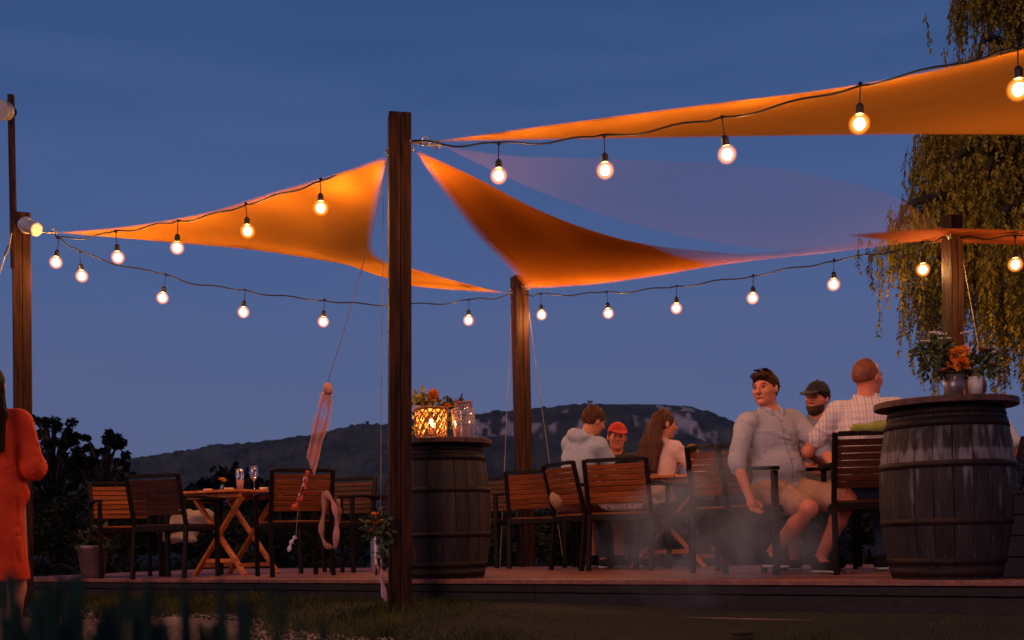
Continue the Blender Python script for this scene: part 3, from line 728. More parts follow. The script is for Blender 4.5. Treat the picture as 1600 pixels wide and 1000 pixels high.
def sails():
    m1 = sailmat('sail_orange', SO, .55); m2 = sailmat('sail_rust', (.52, .165, .022), .03); m4 = sailmat('sail_dark_rust', (.13, .035, .012), 0)
    m3 = sailmat('sail_blurred', (.60, .30, .22), .5, .86)  # see-through cloth standing in for a sail blurred by its motion
    sail('shade_sail', None, A_([(90, 363, 9.6), (200, 353, 9.3), (320, 332, 8.9), (430, 299, 8.4), (520, 273, 7.9), (606, 243, 7.5)]),
         A_([(90, 364, 9.6), (250, 378, 10.0), (420, 394, 10.5), (590, 424, 10.9), (640, 446, 11.1), (700, 453, 11.25), (795, 459, 11.5)]),
         A_([(606, 243, 7.5), (596, 290, 7.9), (586, 350, 8.6), (584, 388, 9.3), (606, 408, 10.0), (650, 418, 10.6), (710, 435, 11.0), (795, 456, 11.5)]), 40, 60, m1,
         'bright orange sail stretched left from the tall centre post', [(at(90, 363, 9.6), at(50, 360, 9.62)), (at(606, 243, 7.5), at(612, 232, 7.45)), (at(795, 457, 11.5), at(803, 455, 11.55))], .09)
    sail('shade_sail', None, A_([(1480, 362, 8.65), (1300, 383, 8.7), (1140, 397, 8.7), (1063, 390, 8.6), (985, 377, 8.5), (907, 354, 8.3), (829, 322, 8.0), (750, 280, 7.75), (700, 256, 7.55), (646, 232, 7.42)]),
         A_([(1480, 372, 8.65), (1300, 394, 9.2), (1150, 411, 9.8), (1030, 431, 10.4), (930, 445, 11), (824, 452, 11.45)]),
         A_([(646, 232, 7.42), (686, 292, 8.1), (744, 368, 9.1), (788, 412, 10.3), (824, 452, 11.45)]), 36, 60, m2,
         'rust orange sail dipping from the tall centre post to the rear post', [(at(646, 236, 7.45), at(636, 228, 7.45)), (at(828, 449, 11.45), at(815, 447, 11.5)), (at(1480, 367, 8.65), at(1486, 366, 8.65))], .10, .97)
    sail('shade_sail', None, A_([(672, 221, 7.42), (850, 196, 7.0), (1100, 163, 6.4), (1350, 130, 5.9), (1600, 76, 5.4), (1850, 0, 5.0)]),
         A_([(672, 222, 7.42), (850, 219, 7.5), (1000, 217, 7.6), (1250, 213, 7.8), (1450, 211, 8.0), (1620, 212, 8.1), (1850, 216, 8.3)]),
         A_([(1850, 0, 5.0), (1835, 70, 6), (1835, 150, 7.2), (1850, 216, 8.3)]), 40, 70, m1,
         'wide bright orange sail running to the upper right corner', [(at(672, 221, 7.42), at(640, 219, 7.44))], .08)
    sail('shade_sail', None, A_([(690, 227, 7.44), (800, 243, 7.6), (1000, 250, 7.8), (1200, 262, 8.1), (1380, 300, 8.4), (1482, 362, 8.6)]),
         A_([(690, 228, 7.44), (760, 262, 7.6), (860, 306, 7.8), (1000, 353, 8.1), (1180, 388, 8.3), (1350, 388, 8.5), (1482, 368, 8.6)]),
         A_([(1482, 362, 8.6), (1470, 366, 8.6), (1482, 368, 8.6)]), 24, 60, m3,
         'faint see-through grey pink sail imitating motion blur below the upper right sail', [(at(690, 227, 7.44), at(640, 221, 7.44))], .3)
    sail('shade_sail', None, A_([(1325, 366, 8.6), (1400, 360, 8.55), (1482, 356, 8.5), (1600, 360, 8.2), (1760, 372, 7.9)]),
         A_([(1325, 369, 8.6), (1400, 378, 8.8), (1482, 380, 8.9), (1600, 384, 8.7), (1760, 392, 8.4)]),
         A_([(1760, 372, 7.9), (1755, 382, 8.1), (1760, 392, 8.4)]), 10, 40, m4,
         'narrow rust sail seen edge on in front of the willow', [(at(1480, 368, 8.6), at(1488, 368, 8.66))], .05)
sails()

# ------------------------------------------------------------------ string lights
def strings():
    # prototypes for the socket and the bulb
    sock = MB(); sock.tube([(0, 0, 0), (0, 0, -.10)], .0035, 6); sock.lathe([(.004, -.155), (.021, -.155), (.021, -.115), (.012, -.10), (.004, -.098)], 12); sock.ball((0, 0, 0), .012, 8, 5)
    sock_me = sock.mesh('socket'); sock_me.materials.append(M['cable'])
    gl = MB(); gl.ball((0, 0, -.203), .058, 24, 16); halo_me = gl.mesh('halo'); halo_me.materials.append(M['halo']); halo_me.shade_smooth()  # added shell that carries the painted glow around each bulb
    bl = MB(); bl.ball((0, 0, -.203), .026, 18, 12, (1, 1, 1.1)); bulb_me = bl.mesh('bulb'); bulb_me.materials.append(M['bulb']); bulb_me.shade_smooth()
    def string(hooks, ends, lab, sag=.06):
        H = [at(x, y, Y) for x, y, Y in hooks]; P0 = at(*ends[0]); P1 = at(*ends[1])
        o = P0.copy(); t = empty('string_lights', o, 0, lab, 'string lights', 'strings of light bulbs')
        allp = [P0] + H + [P1]; path = []
        for i in range(len(allp) - 1):
            a, b = allp[i], allp[i + 1]; L = (b - a).length; s = sag * L * .5 * rnd.uniform(.3, 1.2)
            for k in range(10):
                f = k / 10; path.append(a.lerp(b, f) + Vector((0, 0, -4 * s * f * (1 - f) + .012 * math.sin(f * 9 + i))) - o)
        path.append(P1 - o)
        MB().tube(path, .006, 6).build('cable', M['cable'], t, True)
        for h in H:
            yaw = rnd.random() * 6; tl1, tl2 = rnd.gauss(0, .07), rnd.gauss(0, .07)
            for nm, me in (('socket', sock_me), ('bulb', bulb_me), ('halo_shell', halo_me)):
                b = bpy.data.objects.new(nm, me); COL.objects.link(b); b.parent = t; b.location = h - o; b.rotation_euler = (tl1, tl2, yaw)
    string([(92, 372, 9.5), (181, 362, 9.15), (278, 345, 8.85), (384, 318, 8.4), (501, 280, 7.95), (624, 246, 7.72)], ((86, 368, 9.55), (632, 228, 7.60)), 'string of bulbs along the left orange sail up to the tall centre post', .05)
    string([(124, 394, 9.7), (259, 430, 10.0), (383, 453, 10.3), (507, 468, 10.6), (622, 474, 10.9), (733, 468, 11.2)], ((88, 370, 9.6), (803, 460, 11.5)), 'sagging string of bulbs from the left post to the rear post', .08)
    string([(845, 460, 11.4), (948, 457, 11.0), (1057, 447, 10.5), (1177, 430, 10), (1303, 406, 9.4), (1440, 380, 8.85)], ((820, 462, 11.5), (1476, 372, 8.7)), 'string of bulbs from the rear post to the post before the willow', .05)
    string([(779, 225, 7.2), (944, 213, 6.85), (1128, 183, 6.4), (1344, 131, 5.85), (1590, 70, 5.3)], ((644, 220, 7.42), (1850, 0, 4.8)), 'string of larger looking bulbs rising to the upper right corner', .05)
    string([(1586, 370, 8.3), (1760, 372, 7.6)], ((1500, 372, 8.66), (1900, 340, 7)), 'string with one bulb in view before the willow at the right edge', .05)
strings()

# ------------------------------------------------------------------ barrels
def barrel(p, H, worn, lab, rz):
    t = empty('barrel', p, rz, lab, 'barrel', 'wine barrels used as stand-up tables'); n = 22; hs = H - .035
    sm = M['stave_worn'] if worn else M['stave']
    def rad(z): q = (z - hs / 2) / (hs / 2); return .288 + .062 * (1 - q * q)
    mb = MB(); k = 14; da = math.pi / n * .955; V = []
    for i in range(k + 1):
        z = hs * i / k; r = rad(z)
        for (rr, aa) in ((r, -da), (r + .002, -da * .4), (r + .002, da * .4), (r, da), (r - .025, da), (r - .025, -da)):
            mb.v.append(Vector((rr * math.cos(aa), rr * math.sin(aa), z)))
    for i in range(k):
        for j in range(6):
            j2 = (j + 1) % 6; mb.f.append([i * 6 + j, i * 6 + j2, (i + 1) * 6 + j2, (i + 1) * 6 + j])
    mb.f.append(list(range(6))[::-1]); mb.f.append([k * 6 + j for j in range(6)])
    me = mb.mesh('stave'); me.materials.append(sm)
    for j in range(n):
        o = bpy.data.objects.new('stave', me); COL.objects.link(o); o.parent = t; o.rotation_euler = (0, 0, 2 * math.pi * j / n)
    for z0, hh in ((.015, .045), (.075, .04), (.285, .035), (.585 * H / .95, .035), (hs - .115, .05), (hs - .05, .045)):
        mb = MB(); e = .006
        mb.lathe([(rad(z0) + .002, z0), (rad(z0) + e, z0), (rad(z0 + hh) + e, z0 + hh), (rad(z0 + hh) + .002, z0 + hh)], 44, cap=False); mb.build('hoop', M['iron'], t, True)
    mb = MB().lathe([(.27, hs - .03), (.27, hs - .012)], 30); mb.build('head', M['lid'], t)
    # round lid of five boards
    w5 = .74 / 5
    for q in range(5):
        x0, x1 = -.37 + q * w5 + .0015, -.37 + (q + 1) * w5 - .0015; mb = MB(); pts = []
        for s in range(9):
            x = x0 + (x1 - x0) * s / 8; pts.append((x, -math.sqrt(max(.0004, .37 ** 2 - x * x))))
        for s in range(9):
            x = x1 + (x0 - x1) * s / 8; pts.append((x, math.sqrt(max(.0004, .37 ** 2 - x * x))))
        m_ = len(pts); mb.v += [Vector((x, y, hs)) for x, y in pts] + [Vector((x, y, H)) for x, y in pts]
        mb.f.append(list(range(m_))[::-1]); mb.f.append(list(range(m_, 2 * m_)))
        for s in range(m_): mb.f.append([s, (s + 1) % m_, m_ + (s + 1) % m_, m_ + s])
        mb.build('lid_board', M['lid'], t, False, .004)
    return t
B1 = on(692, 221); B2 = on(1483, 289)
barrel(B1, .965, False, 'brown wine barrel behind the tall centre post with a lantern on top', R(20))
barrel(B2, .95, True, 'large dark wine barrel with chalky worn marks at the right', R(50))

# ------------------------------------------------------------------ chairs
def chair_proto(dark):
    t = empty('garden_chair'); W = .25; fr = M['frame']; sl = M['slat_dark'] if dark else M['slat']
    # local: +y forward, seat centre at origin, z up from the floor
    def up(z): return -.225 - max(0, z - .44) * .24
    for s in (-1, 1):
        MB().bar((s * W, -.225, .44), (s * W * 1.0, -.27, 0), .035, .032).build('leg', fr, t, False, .004)
        MB().bar((s * W, .235, .655), (s * W, .235, 0), .035, .035).build('leg', fr, t, False, .004)
        a = MB(); a.tube(catmull([(s * W, up(.67) + .01, .668), (s * W, -.08, .672), (s * W, .12, .672), (s * W, .25, .662)], 8), .0, 4)
        b = MB(); b.bar((s * W, up(.68), .672), (s * W, .0, .68), .045, .024); b.bar((s * W, -.002, .68), (s * W, .262, .668), .05, .024); b.build('armrest', fr, t, False, .006)
        MB().bar((s * W, -.225, .44), (s * W, up(.86), .86), .032, .03).build('back_post', fr, t, False, .004)
        MB().bar((s * W, -.23, .415), (s * W, .235, .415), .025, .04).build('side_rail', fr, t, False, .004)
    MB().bar((-W + .018, up(.852), .852), (W - .018, up(.852), .852), .028, .03).build('top_rail', fr, t, False, .004)
    MB().bar((-W + .018, .235, .415), (W - .018, .235, .415), .025, .045).build('front_rail', fr, t, False, .003)
    MB().bar((-W + .018, -.232, .415), (W - .018, -.232, .415), .025, .045).build('rear_rail', fr, t, False, .003)
    me = None
    for i in range(7):
        z = .545 + i * .0425
        if me is None:
            me = MB().box((0, 0, 0), (2 * W - .034, .016, .0385)).mesh('back_slat'); me.materials.append(sl)
        o = bpy.data.objects.new('back_slat', me); COL.objects.link(o); o.parent = t; o.location = (0, up(z) + .004, z); o.rotation_euler = (R(13.5), 0, 0)
        b = o.modifiers.new('bevel', 'BEVEL'); b.width = .004; b.segments = 1
    me = None
    for i in range(6):
        if me is None:
            me = MB().box((0, 0, 0), (2 * W - .03, .066, .018)).mesh('seat_slat'); me.materials.append(sl)
        o = bpy.data.objects.new('seat_slat', me); COL.objects.link(o); o.parent = t; o.location = (0, -.195 + i * .075, .444)
        b = o.modifiers.new('bevel', 'BEVEL'); b.width = .004; b.segments = 1
    return t
CP = {False: chair_proto(False), True: chair_proto(True)}; used = {False: False, True: False}
CH = {}
def chair(key, x, s, phi, lab, dark=False, p=None):
    p = on(x, s) if p is None else p
    if used[dark]: c = copy_tree(CP[dark])
    else: c = CP[dark]; used[dark] = True
    # nudge onto the deck if a leg would miss it
    a, b = ab(p); b = min(max(b, .33), DEPTH - .3); q = dk(a, b)
    c.location = q; c.rotation_euler = (0, 0, -R(phi)); tag(c, lab, 'chair', 'slatted garden armchairs on the deck'); CH[key] = (q, R(phi)); return c
chair('c1', 198, 176, 152, 'leftmost slatted chair, its orange backrest facing the camera')
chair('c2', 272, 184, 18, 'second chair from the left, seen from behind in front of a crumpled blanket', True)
chair('c3', 305, 168, 75, 'chair with a crumpled pale blanket at the left table')
chair('c4', 460, 189, -26, 'chair with a scarf hanging from its back corner, seen from behind')
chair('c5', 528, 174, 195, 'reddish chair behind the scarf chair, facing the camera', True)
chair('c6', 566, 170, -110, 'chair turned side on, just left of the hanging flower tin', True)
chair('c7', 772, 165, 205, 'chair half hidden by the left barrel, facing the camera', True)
chair('c8', 850, 173, 14, 'empty chair in front of the rear post, seen from behind')
chair('c9', 930, 193, 64, 'chair of the man in the hoodie, turned to the right')
chair('c10', 985, 198, 24, 'chair with a flowered cushion, seen from behind in the middle')
chair('c11', 1018, 190, 70, 'chair under the woman in the pink sweater')
chair('c12', 1158, 226, 30, 'chair with bright reflections on its slats left of the man in the striped shirt')
chair('c14', 1222, 240, 152, 'chair of the man in the striped shirt')
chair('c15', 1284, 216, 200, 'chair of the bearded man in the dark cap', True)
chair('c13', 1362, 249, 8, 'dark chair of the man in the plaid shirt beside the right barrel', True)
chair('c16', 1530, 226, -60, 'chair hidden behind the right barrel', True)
chair('c17', 955, 178, 178, 'chair of the person in the red cap, across the table')

# ------------------------------------------------------------------ tables
def table(p, phi, Ln, Wd, lab, H=.75):
    t = empty('folding_table', p, -phi, lab, 'table', 'wooden folding tables')
    n = 6; w_ = Wd / n
    for i in range(n):
        MB().box((-Wd / 2 + (i + .5) * w_, 0, H - .011), (w_ - .006, Ln, .022)).build('tabletop_slat', M['table'], t, False, .003)
    for s in (-1, 1): MB().box((0, s * (Ln / 2 - .09), H - .045), (Wd - .05, .035, .045)).build('batten', M['table'], t, False, .003)
    for s in (-1, 1):
        y = s * (Ln / 2 - .14); hw = Wd * .42
        MB().bar((-hw, y - .014, 0.0), (hw, y - .014, H - .07), .026, .055, (0, 1, 0)).build('leg', M['table'], t, False, .003)
        MB().bar((hw, y + .014, 0.0), (-hw, y + .014, H - .07), .026, .055, (0, 1, 0)).build('leg', M['table'], t, False, .003)
    for s in (-1, 1): MB().bar((s * Wd * .33, -(Ln / 2 - .14), .085), (s * Wd * .33, (Ln / 2 - .14), .085), .026, .035).build('stretcher', M['table'], t, False, .003)
    MB().bar((-Wd * .30, -(Ln / 2 - .14), .13), (Wd * .30, -(Ln / 2 - .14), .13), .026, .035).build('stretcher', M['table'], t, False, .003)
    return t
T1 = on(370, 173); T2 = on(1062, 186)
table(T1, R(28), .72, .66, 'orange wooden folding table with crossed legs and wine glasses at the left')
table(T2, R(28), .85, .75, 'wooden folding table among the seated people')
ZT = DECK + .75

# ------------------------------------------------------------------ implicit shapes
class Field:
    def __init__(s, lo, hi, h=.0065):
        s.h = h; s.lo = np.array(lo, float); n = np.ceil((np.array(hi) - s.lo) / h).astype(int) + 1; s.n = n
        s.D = np.full(n, .5, np.float32)
    def blk(s, lo, hi):
        a = np.clip(np.floor((np.array(lo) - s.lo) / s.h).astype(int), 0, s.n); b = np.clip(np.ceil((np.array(hi) - s.lo) / s.h).astype(int) + 1, 0, s.n)
        if np.any(b <= a): return None
        sl = tuple(slice(int(i), int(j)) for i, j in zip(a, b))
        g = [s.lo[k] + s.h * np.arange(a[k], b[k]) for k in range(3)]
        return sl, g[0][:, None, None].astype(np.float32), g[1][None, :, None].astype(np.float32), g[2][None, None, :].astype(np.float32)
    def comb(s, sl, d, k, sub=False):
        a = s.D[sl]
        if sub:
            d = -d; hh = np.clip(.5 - .5 * (d - a) / k, 0, 1); s.D[sl] = a * hh + d * (1 - hh) + k * hh * (1 - hh) if k > 0 else np.maximum(a, d); return
        if k <= 0: s.D[sl] = np.minimum(a, d); return
        hh = np.clip(.5 + .5 * (a - d) / k, 0, 1); s.D[sl] = a * hh * 0 + (d * hh + a * (1 - hh)) - k * hh * (1 - hh)
    def cone(s, a, b, ra, rb, k=.02, sub=False):
        a = np.array(a, float); b = np.array(b, float); m = max(ra, rb) + k + .03
        q = s.blk(np.minimum(a, b) - m, np.maximum(a, b) + m)
        if q is None: return s
        sl, X, Y, Z = q; ba = b - a; L = max(1e-9, float(ba @ ba))
        t = np.clip(((X - a[0]) * ba[0] + (Y - a[1]) * ba[1] + (Z - a[2]) * ba[2]) / L, 0, 1)
        d = np.sqrt((X - a[0] - t * ba[0]) ** 2 + (Y - a[1] - t * ba[1]) ** 2 + (Z - a[2] - t * ba[2]) ** 2) - (ra + (rb - ra) * t)
        s.comb(sl, d, k, sub); return s
    def ell(s, c, r, Mx=None, k=.02, sub=False):
        c = np.array(c, float); r = np.array(r, float); m = r.max() + k + .03
        q = s.blk(c - m, c + m)
        if q is None: return s
        sl, X, Y, Z = q; X = X - c[0]; Y = Y - c[1]; Z = Z - c[2]
        if Mx is not None:
            A = np.array(Mx, float); x = X * A[0, 0] + Y * A[1, 0] + Z * A[2, 0]; y = X * A[0, 1] + Y * A[1, 1] + Z * A[2, 1]; z = X * A[0, 2] + Y * A[1, 2] + Z * A[2, 2]
        else: x, y, z = X, Y, Z
        k0 = np.sqrt((x / r[0]) ** 2 + (y / r[1]) ** 2 + (z / r[2]) ** 2); k1 = np.sqrt((x / r[0] ** 2) ** 2 + (y / r[1] ** 2) ** 2 + (z / r[2] ** 2) ** 2) + 1e-6
        s.comb(sl, k0 * (k0 - 1) / k1, k, sub); return s
    def plane(s, p, n, k=0):      # keep the side the normal points away from
        n = np.array(n, float); n /= np.linalg.norm(n); p = np.array(p, float)
        sl, X, Y, Z = s.blk(s.lo, s.lo + s.h * s.n); d = (X - p[0]) * n[0] + (Y - p[1]) * n[1] + (Z - p[2]) * n[2]
        s.D = np.maximum(s.D, np.broadcast_to(d, s.D.shape)[:s.D.shape[0], :s.D.shape[1], :s.D.shape[2]].astype(np.float32)); return s
    def noise(s, amp, sc_, aniso=(1, 1, 1), seed=0):
        m = np.abs(s.D) < .05; I = np.argwhere(m)
        if len(I) == 0: return s
        P_ = s.lo + s.h * I; s.D[m] += ((vnoise(P_[:, 0] * aniso[0] + seed, P_[:, 1] * aniso[1], P_[:, 2] * aniso[2], sc_) - .5) * 2 * amp).astype(np.float32); return s
    def crease(s, amp, sc_, aniso=(1, 1, 1), seed=0):
        m = np.abs(s.D) < .05; I = np.argwhere(m)
        if len(I) == 0: return s
        P_ = s.lo + s.h * I; wv = vnoise(P_[:, 0], P_[:, 1], P_[:, 2], 5.) * .25
        n_ = vnoise(P_[:, 0] * aniso[0] + seed + wv, P_[:, 1] * aniso[1] - wv, P_[:, 2] * aniso[2] + wv, sc_)
        s.D[m] += (amp * (1 - np.abs(2 * n_ - 1)) ** 4).astype(np.float32); return s
    def mesh(s, name):
        D = s.D; n0, n1, n2 = D.shape; D[0] = D[-1] = .1; D[:, 0] = D[:, -1] = .1; D[:, :, 0] = D[:, :, -1] = .1
        S = D < 0; c = np.zeros((n0 - 1, n1 - 1, n2 - 1), np.int8)
        for i in (0, 1):
            for j in (0, 1):
                for k in (0, 1): c += S[i:n0 - 1 + i, j:n1 - 1 + j, k:n2 - 1 + k]
        act = (c > 0) & (c < 8); I = np.argwhere(act); idx = np.full(act.shape, -1, np.int32); idx[act] = np.arange(len(I))
        acc = np.zeros((len(I), 3)); cnt = np.zeros(len(I))
        off = [(i, j, k) for i in (0, 1) for j in (0, 1) for k in (0, 1)]
        for a in off:
            for ax in range(3):
                if a[ax] == 1: continue
                b = list(a); b[ax] = 1
                da = D[I[:, 0] + a[0], I[:, 1] + a[1], I[:, 2] + a[2]]; db = D[I[:, 0] + b[0], I[:, 1] + b[1], I[:, 2] + b[2]]
                m = (da < 0) != (db < 0); t = np.where(m, da / np.where(m, da - db, 1), 0)
                p = np.array(a, float)[None] + 0 * acc; p[:, ax] = t; acc += p * m[:, None]; cnt += m
        V = s.lo + s.h * (I + acc / cnt[:, None])
        F_ = []
        for ax in range(3):
            o = [(1, 2), (2, 0), (0, 1)][ax]; sh = [n0, n1, n2]
            a = [slice(1, sh[q] - 1) for q in range(3)]; b = list(a); a[ax] = slice(0, sh[ax] - 1); b[ax] = slice(1, sh[ax])
            sa = S[tuple(a)]; sb = S[tuple(b)]; J = np.argwhere(sa != sb)
            if len(J) == 0: continue
            J2 = J.copy()
            for q in range(3):
                if q != ax: J2[:, q] += 1
            flip = sa[tuple(J.T)]
            e1 = np.zeros(3, int); e1[o[0]] = 1; e2 = np.zeros(3, int); e2[o[1]] = 1
            q = np.stack([idx[tuple((J2 - e1 - e2).T)], idx[tuple((J2 - e2).T)], idx[tuple(J2.T)], idx[tuple((J2 - e1).T)]], 1)
            q[~flip] = q[~flip][:, ::-1]; F_.append(q)
        return npmesh(name, V, np.concatenate(F_)) 
# ------------------------------------------------------------------ small things
def wineglass(p, lab, fill=None):
    t = empty('wine_glass', p, 0, lab, 'glass', 'glasses on the left table')
    mb = MB().lathe([(.001, .002), (.033, .003), (.033, .005), (.005, .010), (.004, .085), (.012, .095), (.032, .12), (.040, .15), (.037, .19), (.031, .225), (.0295, .225), (.0355, .19), (.038, .15), (.030, .122), (.010, .098), (.001, .096)], 20); mb.build('glass', M['glass'], t, True)
    return t
def flower(mb, c, r, n=14, flat=.6, seed=0):
    r_ = random.Random(seed); c = Vector(c)
    for ring in range(3):
        for i in range(n):
            a = 2 * math.pi * i / n + ring * .3; el = (.15 + ring * .5); d = Vector((math.cos(a) * math.cos(el), math.sin(a) * math.cos(el), math.sin(el) * flat + .1))
            s = Vector((-math.sin(a), math.cos(a), 0)); L = r * (1 - .18 * ring) * r_.uniform(.85, 1.1); b = len(mb.v)
            mb.v += [c, c + d * L * .6 + s * r * .22, c + d * L + Vector((0, 0, r * .08)), c + d * L * .6 - s * r * .22]; mb.f.append([b, b + 1, b + 2, b + 3])
def pompom(mb, c, r, seed):
    r_ = random.Random(seed); c = Vector(c)
    for i in range(90):
        d = Vector((r_.gauss(0, 1), r_.gauss(0, 1), r_.gauss(.2, .9))).normalized(); q = c + d * r * .45; x = d.orthogonal().normalized(); y = d.cross(x); an = r_.random() * 6.28
        u = (x * math.cos(an) + y * math.sin(an)) * r * .24; b = len(mb.v); tip = c + d * r * r_.uniform(.8, 1.08)
        mb.v += [q, q.lerp(tip, .6) + u, tip, q.lerp(tip, .6) - u]; mb.f.append([b, b + 1, b + 2, b + 3])
def bloom(t, m, c, r, n=14, flat=.6, seed=0):
    mb = MB(); flower(mb, c, r, n, flat, seed); mb.build('flower_head', m, t)
def leaves(mb, c, n, rad, size, seed, squash=(1, 1, 1)):
    r_ = random.Random(seed); c = Vector(c)
    for i in range(n):
        d = Vector((r_.gauss(0, 1), r_.gauss(0, 1), r_.gauss(0, 1))).normalized(); p = c + Vector((d.x * squash[0], d.y * squash[1], d.z * squash[2])) * rad * r_.random() ** .5
        a = (d + Vector((r_.gauss(0, .5), r_.gauss(0, .5), r_.gauss(0, .5)))).normalized() * size * r_.uniform(.6, 1.3); s = a.cross(Vector((r_.gauss(0, 1), r_.gauss(0, 1), r_.gauss(0, 1)))).normalized() * size * .28; b = len(mb.v)
        mb.v += [p, p + a * .5 + s, p + a, p + a * .5 - s]; mb.f.append([b, b + 1, b + 2, b + 3])
def on_table(T, phi, dx, dy, z=ZT): return Vector((T.x + dx, T.y + dy, z))
def smalls():
    # left table
    wineglass(on_table(T1, 0, .175, .0), 'clear wine glass on the left table, right of the pink glass')
    t = empty('drinking_glass', on_table(T1, 0, .06, -.05), 0, 'tall glass wrapped in pink paper on the left table', 'glass', 'glasses on the left table')
    MB().lathe([(.024, .001), (.036, .10), (.035, .10), (.023, .003)], 18).build('pink_wrap', M['ribbon_pink'], t, True)
    MB().lathe([(.035, .101), (.040, .14), (.034, .20), (.0325, .20), (.0385, .14), (.0335, .101)], 18, cap=False).build('glass', M['glass'], t, True)
    t = empty('flower_posy', on_table(T1, 0, -.10, -.05), 0, 'single orange flower in a small vase on the left table', 'flowers')
    MB().lathe([(.02, .001), (.026, .02), (.014, .05), (.016, .06)], 14).build('vase', M['glass'], t, True)
    bloom(t, M['petal_yellow'], (0, 0, .10), .045, 12, .8, 1); bloom(t, M['petal_yellow'], (.02, -.01, .085), .035, 12, .8, 2)
    mb = MB(); mb.tube([(0, 0, .02), (0, 0, .1)], .003, 5); leaves(mb, (0, 0, .06), 10, .03, .035, 3); mb.build('leaves', M['leaf'], t)
    for i, (dx, dy, lab) in enumerate(((-.24, -.02, 'small pale bowl nearest the left end of the left table'), (-.02, -.14, 'small pale bowl beside the orange flower on the left table'), (.27, -.04, 'small pale bowl right of the wine glass'))):
        t = empty('small_bowl', on_table(T1, 0, dx, dy), 0, lab, 'bowl', 'small bowls on the left table')
        MB().lathe([(.02, .001), (.036, .012), (.042, .026), (.038, .026), (.03, .012), (.001, .008)], 18).build('bowl', M['candle'], t, True)
    # blanket on chair c3
    q, ph = CH['c3']
    for nm, hh, lab in ((0, .12, 'crumpled pale blanket lying on a chair at the left table'),):
        n = 26; V = []; Q = []
        for i in range(n + 1):
            for j in range(n + 1):
                u = i / n * 2 - 1; v = j / n * 2 - 1; x = u * .21; y = v * .24
                z = hh * max(0, 1 - (u * u) ** 2) * max(0, 1 - (v * v) ** 2) * (.6 + .7 * float(vnoise(np.array(x), np.array(y), np.array(.3), 14.))) + .03 * math.sin(u * 9 + v * 4)
                if abs(u) > .98 or abs(v) > .98: z = -.0
                V.append((x, y, max(z, 0)))
        for i in range(n):
            for j in range(n): Q.append((i * (n + 1) + j, i * (n + 1) + j + 1, (i + 1) * (n + 1) + j + 1, (i + 1) * (n + 1) + j))
        o = link('blanket', npmesh('blanket', V, Q), M['blanket'], None, True); o.location = q + Vector((0, 0, .456)); o.rotation_euler = (0, 0, -ph); tag(o, lab, 'blanket')
    f = Field((-.24, -.05, -.13), (.24, .05, .13)); f.ell((-.02, 0, .02), (.20, .022, .085), None, .01); f.cone((-.14, 0, -.02), (.13, 0, -.035), .03, .02, .03); f.noise(.014, 16); o = link('hanging_cloth', f.mesh('hanging_cloth'), M['blanket'], None, True); o.location = q + Vector((-.05, -.27, .36)); o.rotation_euler = (0, 0, R(-4)); tag(o, 'fold of the pale cloth hanging below the chair seat at the left table', 'cloth')
    # cushions
    def cushion(key, m, th, lab, off=(0, 0)):
        q, ph = CH[key]; n = 20; mb = MB()
        for sgn in (1, -1):
            for i in range(n + 1):
                for j in range(n + 1):
                    u = i / n * 2 - 1; v = j / n * 2 - 1; e = max(0, (1 - u ** 4) * (1 - v ** 4)) ** .5
                    mb.v.append(Vector((u * .20, v * .20, th / 2 + sgn * th / 2 * e)))
        for s_ in (0, 1):
            b = s_ * (n + 1) ** 2
            for i in range(n):
                for j in range(n):
                    f = [b + i * (n + 1) + j, b + (i + 1) * (n + 1) + j, b + (i + 1) * (n + 1) + j + 1, b + i * (n + 1) + j + 1]; mb.f.append(f if s_ == 0 else f[::-1])
        o = mb.build('cushion', m, None, True); o.location = q + Vector((0, 0, .455)); o.rotation_euler = (0, 0, -ph); tag(o, lab, 'cushion')
    cushion('c10', M['floral'], .13, 'white cushion with red flowers on the middle chair')
    # scarf hanging over chair c4's back corner
    q, ph = CH['c4']
    Rm = Matrix.Rotation(-ph, 3, 'Z'); pk = q + Rm @ Vector((.25, -.345, .80))
    t = empty('scarf', pk, 0, 'long cream and pink scarf looped over the chair back corner', 'scarf')
    def band(pts, wd, th, m, name, par):
        c_ = catmull(pts, 24); mb = MB(); k = len(c_)
        for i, p in enumerate(c_):
            d = (c_[min(i + 1, k - 1)] - c_[max(i - 1, 0)]).normalized(); y = Vector((0, 1, 0)); x = d.cross(y).normalized()
            ww = wd * (.75 + .3 * math.sin(i * .7)) * .5
            for a_, b_ in ((-1, -1), (1, -1), (1, 1), (-1, 1)): mb.v.append(p + x * ww * a_ + y * th * b_)
        for i in range(k - 1):
            for j in range(4): j2 = (j + 1) % 4; mb.f.append([i * 4 + j, i * 4 + j2, (i + 1) * 4 + j2, (i + 1) * 4 + j])
        mb.f.append([0, 1, 2, 3][::-1]); mb.f.append([(k - 1) * 4 + j for j in range(4)]); return mb.build(name, m, par, True)
    S = lambda x, y, yy=0: at(x, y, pk.y - .02 + yy) - pk
    band([S(507, 768), S(506, 800), S(502, 828), S(508, 850), S(519, 856)], .045, .010, M['scarf'], 'fold', t)
    band([S(507, 768), S(520, 785, -.02), S(526, 815, -.02), S(524, 858, -.02)], .05, .010, M['ribbon_pink'], 'fold', t)
    band([S(528, 780, .03), S(531, 800, .02), S(527, 822, .01)], .03, .008, M['scarf'], 'fold', t)
    # windsock of ribbons
    top = at(606, 246, 7.44); hk = at(512, 598, 8.3)
    t = empty('wind_streamer', hk, 0, 'pink and white ribbon streamer blowing on a long string left of the centre post', 'streamer')
    MB().tube(catmull([top - hk, at(585, 345, 7.6) - hk, at(545, 490, 8.0) - hk, Vector((0, 0, 0))], 16), .003, 5).build('string', M['rope'], t, True)
    W_ = lambda x, y, yy=0: at(x, y, 8.3 + yy) - hk
